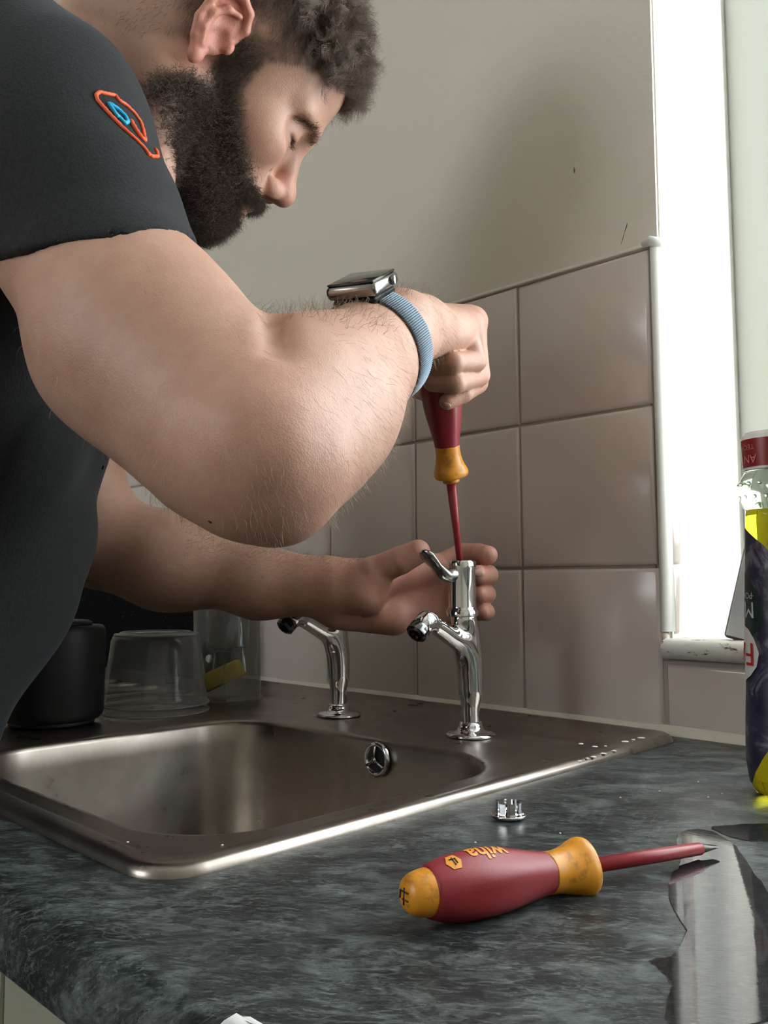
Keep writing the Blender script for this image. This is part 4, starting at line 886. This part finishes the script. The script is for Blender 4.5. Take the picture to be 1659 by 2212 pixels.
# ------------------------------------------------------------------ small chrome tap plug
pc = Pz(1098, 1768, 0.); plug = thing('tap_cap', pc, 'small chrome tap cap lying prongs up on the worktop', 'tap cap')
b = MB(); b.lathe([(0, .0001), (0, .0070), (.0008, .0094), (.0022, .0107), (.0029, .0104), (.0026, .0092), (.0020, .0078), (.0020, .0001)], pc, (0, 0, 1), 40); obj('disc', b.vf(), M['chrome'], plug)
for i in range(8):
    a_ = i*math.pi/4+.2; b = MB(); r_ = lambda t, e: (pc[0]+e*math.cos(t), pc[1]+e*math.sin(t))
    pts = [r_(a_-.22, .0078), r_(a_+.22, .0078), r_(a_+.22, .0062), r_(a_-.22, .0062)]
    b.loops([[(*p_, pc[2]+z) for p_ in pts] for z in (.0018, .0088, .0096)], True, True, True); obj('prong', b.vf(), M['chrome'], plug, False)

# ------------------------------------------------------------------ water on the worktop
def puddle(px, label, h=.00045):
    pts = np.array([Pz(x, y, 0.)[:2] for x, y in px]); c = np.array([P_[:2] for P_ in [Pz(np.mean([q_[0] for q_ in px]), np.mean([q_[1] for q_ in px]), 0.)]])[0]; out = []
    for i in range(len(pts)):
        for t in (0, .2, .4, .6, .8):
            p0, p1, p2, p3 = pts[i-1], pts[i], pts[(i+1) % len(pts)], pts[(i+2) % len(pts)]
            out.append(.5*((2*p1)+(-p0+p2)*t+(2*p0-5*p1+4*p2-p3)*t*t+(-p0+3*p1-3*p2+p3)*t**3)+rng.normal(0, .00035, 2))
    out = np.array(out); n_ = len(out); V = [(*p_, .00004) for p_ in out]; ins = []
    for i in range(n_):
        tn = out[(i+1) % n_]-out[i-1]; nn_ = np.array([tn[1], -tn[0]]); nn_ /= np.linalg.norm(nn_)+1e-9; ins.append(out[i]+nn_*.0004*orient)
    V += [(*p_, h) for p_ in ins]; F = [(i, (i+1) % n_, n_+(i+1) % n_, n_+i) for i in range(n_)]+[tuple(range(n_, 2*n_))]
    import bmesh
    bm = bmesh.new(); vs_ = [bm.verts.new(v) for v in V]; [bm.faces.new([vs_[i] for i in f]) for f in F]; bmesh.ops.triangulate(bm, faces=[f for f in bm.faces if len(f.verts) > 4]); bmesh.ops.recalc_face_normals(bm, faces=list(bm.faces))
    bm.verts.index_update(); V = [v.co[:] for v in bm.verts]; F = [[v.index for v in f.verts] for f in bm.faces]; bm.free()
    o = obj('puddle', (V, F), M['water'], None, False); 
    return tag(o, label, 'water', 'spilled water on the worktop')
def area(px): 
    q_ = np.array([Pz(x, y)[:2] for x, y in px]); return .5*np.sum(q_[:, 0]*np.roll(q_[:, 1], -1)-np.roll(q_[:, 0], -1)*q_[:, 1])
w1 = [(1460, 1805), (1500, 1792), (1545, 1800), (1590, 1830), (1625, 1880), (1659, 1930), (1690, 2060), (1720, 2180), (1560, 2225), (1440, 2212), (1448, 2130), (1425, 2095), (1405, 2076), (1450, 2062), (1480, 2010), (1450, 1960), (1445, 1900), (1470, 1860)]
orient = -1 if area(w1) > 0 else 1
puddle(w1, 'broad shiny spill of water on the worktop beyond the lying screwdriver')
w3 = [(1536, 1789), (1580, 1783), (1659, 1780), (1750, 1790), (1750, 1822), (1640, 1818), (1590, 1812)]
orient = -1 if area(w3) > 0 else 1
puddle(w3, 'thin film of spilled water at the foot of the dish soap bottle')
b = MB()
for x, y in ((1340, 1723), (1425, 1709), (1508, 1689), (1560, 1715), (1530, 1722), (1210, 1800), (1027, 1820), (1220, 1665)): blob(b, Pz(x, y, 0.), .0007, .0006, .0005)  # pale blobs painted in place of glints on water drops
tag(obj('glint_specks', b.vf(), M['scale'], None), 'tiny pale specks made as glints of water drops, on the dark worktop right of the sink', 'specks', None, 'stuff')

# ------------------------------------------------------------------ washing-up liquid bottle
bc = Pz(1695, 1716, 0.); Db = (bc-CAM)@CF; zpx = lambda y: CAM[2]+ray(1695, y)[2]*Db
bot = thing('dish_soap_bottle', bc, 'upturned bottle of yellow washing-up liquid with dark label and red cap, at the right edge', 'bottle')
toX = unit(CR*[1, 1, 0]); 
def blathe(b, prof, sx=1., n=48): return b.lathe([(zpx(y), r) for y, r in prof], (bc[0], bc[1], 0), (0, 0, 1), n, True, True, sx=sx, ref=toX)
pxr = lambda p_: p_/FPX*Db
b = MB(); blathe(b, [(1716, pxr(48)), (1712, pxr(58)), (1690, pxr(68)), (1640, pxr(74)), (1560, pxr(72)), (1500, pxr(69)), (1440, pxr(66)), (1380, pxr(66)), (1300, pxr(64)), (1200, pxr(61)), (1110, pxr(58)), (1097, pxr(58))], 1.0); obj('liquid', b.vf(), M['liquid'], bot)
b = MB(); blathe(b, smooth_prof([(1097, pxr(58)), (1085, pxr(64)), (1060, pxr(69)), (1035, pxr(67)), (1020, pxr(61)), (1012, pxr(56)), (1005, pxr(56))], 4)); obj('neck', b.vf(), M['bulb'], bot)
b = MB()
for i in range(16):
    for z_, o_ in ((1040, 0), (1070, .2)):
        a_ = i*math.pi/8+o_; r_ = pxr(68); c0 = np.array([bc[0], bc[1], zpx(z_)])+(toX*math.cos(a_)+np.cross([0, 0, 1], toX)*math.sin(a_))*r_; b.lathe([(-.0015, .0001), (-.001, .0012), (0, .0016), (.001, .0012), (.0015, .0001)], c0, (0, 0, 1), 8)
obj('grip_dots', b.vf(), M['bulb'], bot)
b = MB(); blathe(b, [(1008, pxr(58)), (1003, pxr(58)), (1002, pxr(59)), (938, pxr(62)), (932, pxr(60)), (931, pxr(54)), (924, pxr(53))]); cp_ = obj('cap', b.vf(), M['white'], bot, autos=40)
b = MB(); b.lathe([(zpx(y), r) for y, r in ((1003, pxr(59.5)), (941, pxr(62.5)))], (bc[0], bc[1], 0), (0, 0, 1), 48, False, False, ref=toX); obj('cap_band', b.vf(), M['capred'], cp_)
# dark label wrapped round the body
def lab(poly, m, e, name, par):
    """poly in (pixel x offset from the bottle's left edge as angle share 0..1, pixel y)"""
    b = MB(); n_ = 26; rows = []
    for y in np.linspace(poly[0][0], poly[-1][0], 40):
        a0 = np.interp(y, [q_[0] for q_ in poly], [q_[1] for q_ in poly]); a1 = np.interp(y, [q_[0] for q_ in poly], [q_[2] for q_ in poly]); r_ = np.interp(y, [1097, 1110, 1200, 1300, 1380, 1440, 1500, 1560, 1640, 1690, 1712], [pxr(v) for v in (58, 58, 61, 64, 66, 66, 69, 72, 74, 68, 58)])+e
        rows.append([np.array([bc[0], bc[1], zpx(y)])+r_*(toX*math.cos(q_)+np.cross([0, 0, 1], toX)*math.sin(q_)) for q_ in np.linspace(a0, a1, n_)])
    b.loops(rows, False); return obj(name, b.vf(), m, par)
PI = math.pi
# angles: pi = left silhouette, 1.5 pi = towards the camera
lb = lab([(1135, PI*.86, PI*.90), (1145, PI*.7, PI*1.03), (1160, PI*.6, PI*1.14), (1178, PI*.5, PI*1.25), (1200, PI*.4, PI*1.35), (1260, PI*.3, PI*1.6), (1400, PI*.2, PI*1.8), (1540, PI*.2, PI*1.7), (1575, PI*.3, PI*1.4), (1610, PI*.4, PI*1.25), (1650, PI*.5, PI*1.14), (1692, PI*.7, PI*1.0)], M['label'], .0004, 'label', bot)
lab([(1233, PI*.86, PI*.92), (1250, PI*.7, PI*1.07), (1280, PI*.6, PI*1.17), (1320, PI*.55, PI*1.233), (1350, PI*.6, PI*1.20), (1372, PI*.7, PI*1.12), (1385, PI*.8, PI*.95)], M['labelgreen'], .0007, 'green_roundel', lb)
lab([(1350, PI*.86, PI*.90), (1360, PI*.75, PI*1.04), (1380, PI*.68, PI*1.12), (1410, PI*.65, PI*1.175), (1440, PI*.68, PI*1.14), (1460, PI*.75, PI*1.06), (1475, PI*.86, PI*.93)], M['white'], .0010, 'white_roundel', lb)
def btxt(txt, size, m, y, ang, rot, par, r_px, name='lettering', e=.0013):
    cu = bpy.data.curves.new('t', 'FONT'); cu.body = txt; cu.size = size; cu.align_x = 'LEFT'; cu.align_y = 'CENTER'; cu.resolution_u = 3
    to = bpy.data.objects.new('t', cu); COL.objects.link(to); bpy.context.view_layer.update(); me = bpy.data.meshes.new_from_object(to)
    V = np.array([v.co[:] for v in me.vertices]); F = [list(p_.vertices) for p_ in me.polygons]; bpy.data.objects.remove(to); c_, s_ = math.cos(rot), math.sin(rot); out = []
    for v in V:
        x, yy = v[0]*c_-v[1]*s_, v[0]*s_+v[1]*c_; r_ = pxr(r_px)+e; q_ = ang+x/r_; out.append(np.array([bc[0], bc[1], zpx(y)+yy])+r_*(toX*math.cos(q_)+np.cross([0, 0, 1], toX)*math.sin(q_)))
    return obj(name, (out, F), m, par, False)
btxt('ANTI', .0078, M['capprint'], 985, PI*1.21, PI, cp_, 61, e=.0004); btxt('TECH', .0049, M['capprint'], 959, PI*1.19, PI, cp_, 62, e=.0004)
btxt('MAX', .0150, M['whiteprint'], 1316, PI*1.135, PI, lb, 64, e=.0012); btxt('·POWER·', .0058, M['whiteprint'], 1286, PI*1.135, PI, lb, 64, e=.0012)
btxt('FAIRY', .0215, M['redprint'], 1411, PI*1.135, PI, lb, 66, e=.0018)

# ------------------------------------------------------------------ phone leaning on the sill
ph = thing('mobile_phone', (.105, .03, .087), 'dark-edged mobile phone leaning on its side edge on the window sill behind the bottle', 'phone')
pa = Py(1578, 1378, .018); pa[2] = .0868
e1 = unit(np.array([1, .10, 0.])); tilt = unit(np.array([.215, .12, 1.])); e1 = unit(e1-tilt*(e1@tilt)); nn = np.cross(tilt, e1); Rp = np.array([e1, tilt, nn]).T
b = MB(); b.box((-.006, 0, -.004), (.068, .145, .004), .0038, 4); obj('body', inframe(b.vf(), Rp, pa), M['phone'], ph)
b = MB(); b.box((-.0035, .0025, -.0045), (.0655, .1425, -.0034), .0003, 1); obj('screen', inframe(b.vf(), Rp, pa), M['phoneglass'], ph)

# ------------------------------------------------------------------ things on the drainer
tc = Pz(335, 1538, .003); Dt = (tc-CAM)@CF; tb = lambda p_: p_/FPX*Dt
tub = thing('plastic_tub', tc, 'cloudy clear plastic tub standing upside down on the drainer', 'tub')
pr_o = [(.000, tb(112)), (.0015, tb(114)), (.0035, tb(114)), (.004, tb(111)), (.008, tb(111)), (.0085, tb(114)), (.0110, tb(114)), (.0125, tb(110)), (.019, tb(108)), (.040, tb(104)), (.065, tb(97)), (.075, tb(95)), (.080, tb(91)), (.0825, tb(84)), (.083, tb(60)), (.0825, .001)]
pr_i = [(.0815, .001), (.082, tb(60)-.0), (.0812, tb(83)), (.0785, tb(89)), (.064, tb(95)), (.040, tb(102)), (.019, tb(106)), (.010, tb(109)), (.0, tb(110))]
b = MB(); b.lathe(pr_o+pr_i, tc, (0, 0, 1), 56, False, False); obj('tub_wall', b.vf(), M['cloudy'], tub)
b = MB()
for z_, r_ in ((.0022, tb(114)), (.0098, tb(114)), (.0815, tb(88))):
    b = MB(); b.tube([tc+[r_*math.cos(a_), r_*math.sin(a_), z_] for a_ in np.linspace(0, 6.2832, 57)], .0009, 6, False); obj('rim', b.vf(), M['cloudyrim'], tub)
b = MB(); b.lathe([(.0830, tb(78)), (.0842, tb(76)), (.0842, tb(73)), (.0830, tb(71))], tc, (0, 0, 1), 48, False, False); obj('foot_ring', b.vf(), M['cloudy'], tub)
cc_ = Pz(490, 1516, .003); Dc = (cc_-CAM)@CF; cb_ = lambda p_: p_/FPX*Dc
jar = thing('blender_cup', cc_, 'tall clear plastic cup with a yellow sponge in it, left of the far tap', 'cup')
b = MB(); b.lathe([(0, cb_(66)), (.002, cb_(76)), (.006, cb_(76)), (.007, cb_(72)), (.012, cb_(74)), (.014, cb_(73)), (.15, cb_(74)), (.15, cb_(71)), (.014, cb_(70)), (.006, cb_(68)), (.004, cb_(60)), (.004, .001)], cc_, (0, 0, 1), 56, False, False); obj('outer_wall', b.vf(), M['clear'], jar)
b = MB(); b.lathe([(.058, .001), (.058, cb_(40)), (.060, cb_(46)), (.15, cb_(50)), (.15, cb_(47)), (.062, cb_(43)), (.0605, .001)], cc_, (0, 0, 1), 40, False, False); obj('inner_cup', b.vf(), M['clear'], jar)
b = MB()
for a_ in (3.6, 4.2, 4.9, 5.6): r_ = cb_(69); p0 = cc_+[r_*math.cos(a_), r_*math.sin(a_), .006]; b.tube([p0, p0+[0, 0, .045]], .0012, 6)
obj('fin', b.vf(), M['clear'], jar)
sp_ = thing('sponge', cc_+[-.002, -.002, .028], 'yellow sponge scourer tucked inside the clear cup', 'sponge')
b = MB(); b.box((-.028, -.010, -.010), (.024, .008, .010), .003, 2); R_ = eul((0, -.42, .6)); obj('foam', inframe(b.vf(), R_, cc_+[-.002, -.004, .030]), M['sponge'], sp_)
kc = Pz(112, 1560, .003); Dk = (kc-CAM)@CF; kb = lambda p_: p_/FPX*Dk
can = thing('canister', kc, 'matt black round canister with raised lid on the drainer beside the T-shirt', 'canister')
b = MB(); b.lathe([(.004, kb(98)), (.007, kb(104)), (.012, kb(107)), (.085, kb(108)), (.091, kb(106)), (.094, kb(100)), (.0945, .001)], kc, (0, 0, 1), 56); obj('body', b.vf(), M['blackplastic'], can)
b = MB(); b.lathe([(.0, kb(88)), (.0045, kb(90)), (.0045, .001)], kc, (0, 0, 1), 40); obj('foot', b.vf(), M['rubber'], can)
b = MB(); b.lathe([(.094, kb(80)), (.0975, kb(78)), (.0990, kb(70)), (.0995, .001)], kc, (0, 0, 1), 48); obj('lid', b.vf(), M['blackplastic'], can)
gb = thing('chopping_board', (-.80, -.10, .003), 'black granite chopping board with sparkly flecks leaning against the tiled wall', 'chopping board')
ga, gc_ = np.array([-1.25, -.070, .0035]), np.array([-.600, -.070, .0035]); e1 = unit(gc_-ga); tl = unit(np.array([0, .20, 1.])); nn = np.cross(e1, tl); Rg = np.array([e1, tl, nn]).T
b = MB(); b.box((0, 0, -.006), (.65, .155, .006), .003, 3); slab = obj('slab', inframe(b.vf(), Rg, ga), M['granite'], gb)
for u_x in (.03, .62):
    for v_y in (.03, .125):
        b = MB(); c0 = ga+Rg@np.array([u_x, v_y, .006]); b.lathe([(0, .0055), (.004, .0055), (.006, .0042), (.0065, .0001)], c0, nn, 20); obj('foot', b.vf(), M['steelpin'], gb)

# folded white cloth hanging over the front edge, only its corner in the frame
path = [(-.5835, .0004)]+[(-.5860, -.0001)]+[(-.6+.018-.0185*math.cos(a_)*1.0+.0, -.018+.0185*math.sin(a_)) for a_ in np.linspace(math.pi/2*.9, 0, 8)]+[(-.6008, -.03), (-.6015, -.07), (-.6010, -.125)]
th = .0035; rings = []
for i, (y_, z_) in enumerate(path):
    a_ = path[max(i-1, 0)]; c_ = path[min(i+1, len(path)-1)]; t_ = unit([c_[0]-a_[0], c_[1]-a_[1]]); nrm = np.array([t_[1], -t_[0]]); nrm = nrm if nrm[1]-nrm[0] > 0 else -nrm
    ins = (.0060, .0025, .0008, 0)[min(i, 3)]; x0, x1 = .1560+ins, .245-ins; w_ = .0006*math.sin(i*1.7)
    rings.append([(x0, y_, z_), (x0-.001, y_+nrm[0]*th*.5, z_+nrm[1]*th*.5), (x0+.0006, y_+nrm[0]*th, z_+nrm[1]*th), ((x0+x1)/2, y_+nrm[0]*(th+w_), z_+nrm[1]*(th+w_)), (x1, y_+nrm[0]*th, z_+nrm[1]*th), (x1, y_, z_)])
b = MB(); b.loops(rings, True, True, True); tag(obj('dishcloth', b.vf(), M['white'], None, True), 'folded white cloth hung over the front edge of the worktop', 'cloth')

for (x, y, x2, y2, r_) in ((1240, 362, 1241, 374, .0007), (1355, 482, 1349, 502, .0006), (1349, 502, 1341, 528, .0004)):
    b = MB(); b.tube([Py(x, y, 0.), (Py(x, y, 0.)+Py(x2, y2, 0.))/2+[.0003, 0, 0], Py(x2, y2, 0.)], [r_*.5, r_, r_*.4], 6); obj('scuff_mark', b.vf(), M['scuff'], wall)
# ------------------------------------------------------------------ stand everything 0.9 m up
for o in list(COL.objects):
    if o.parent is None and o.type != 'CAMERA': o.location.z += ZW
bpy.context.view_layer.update()
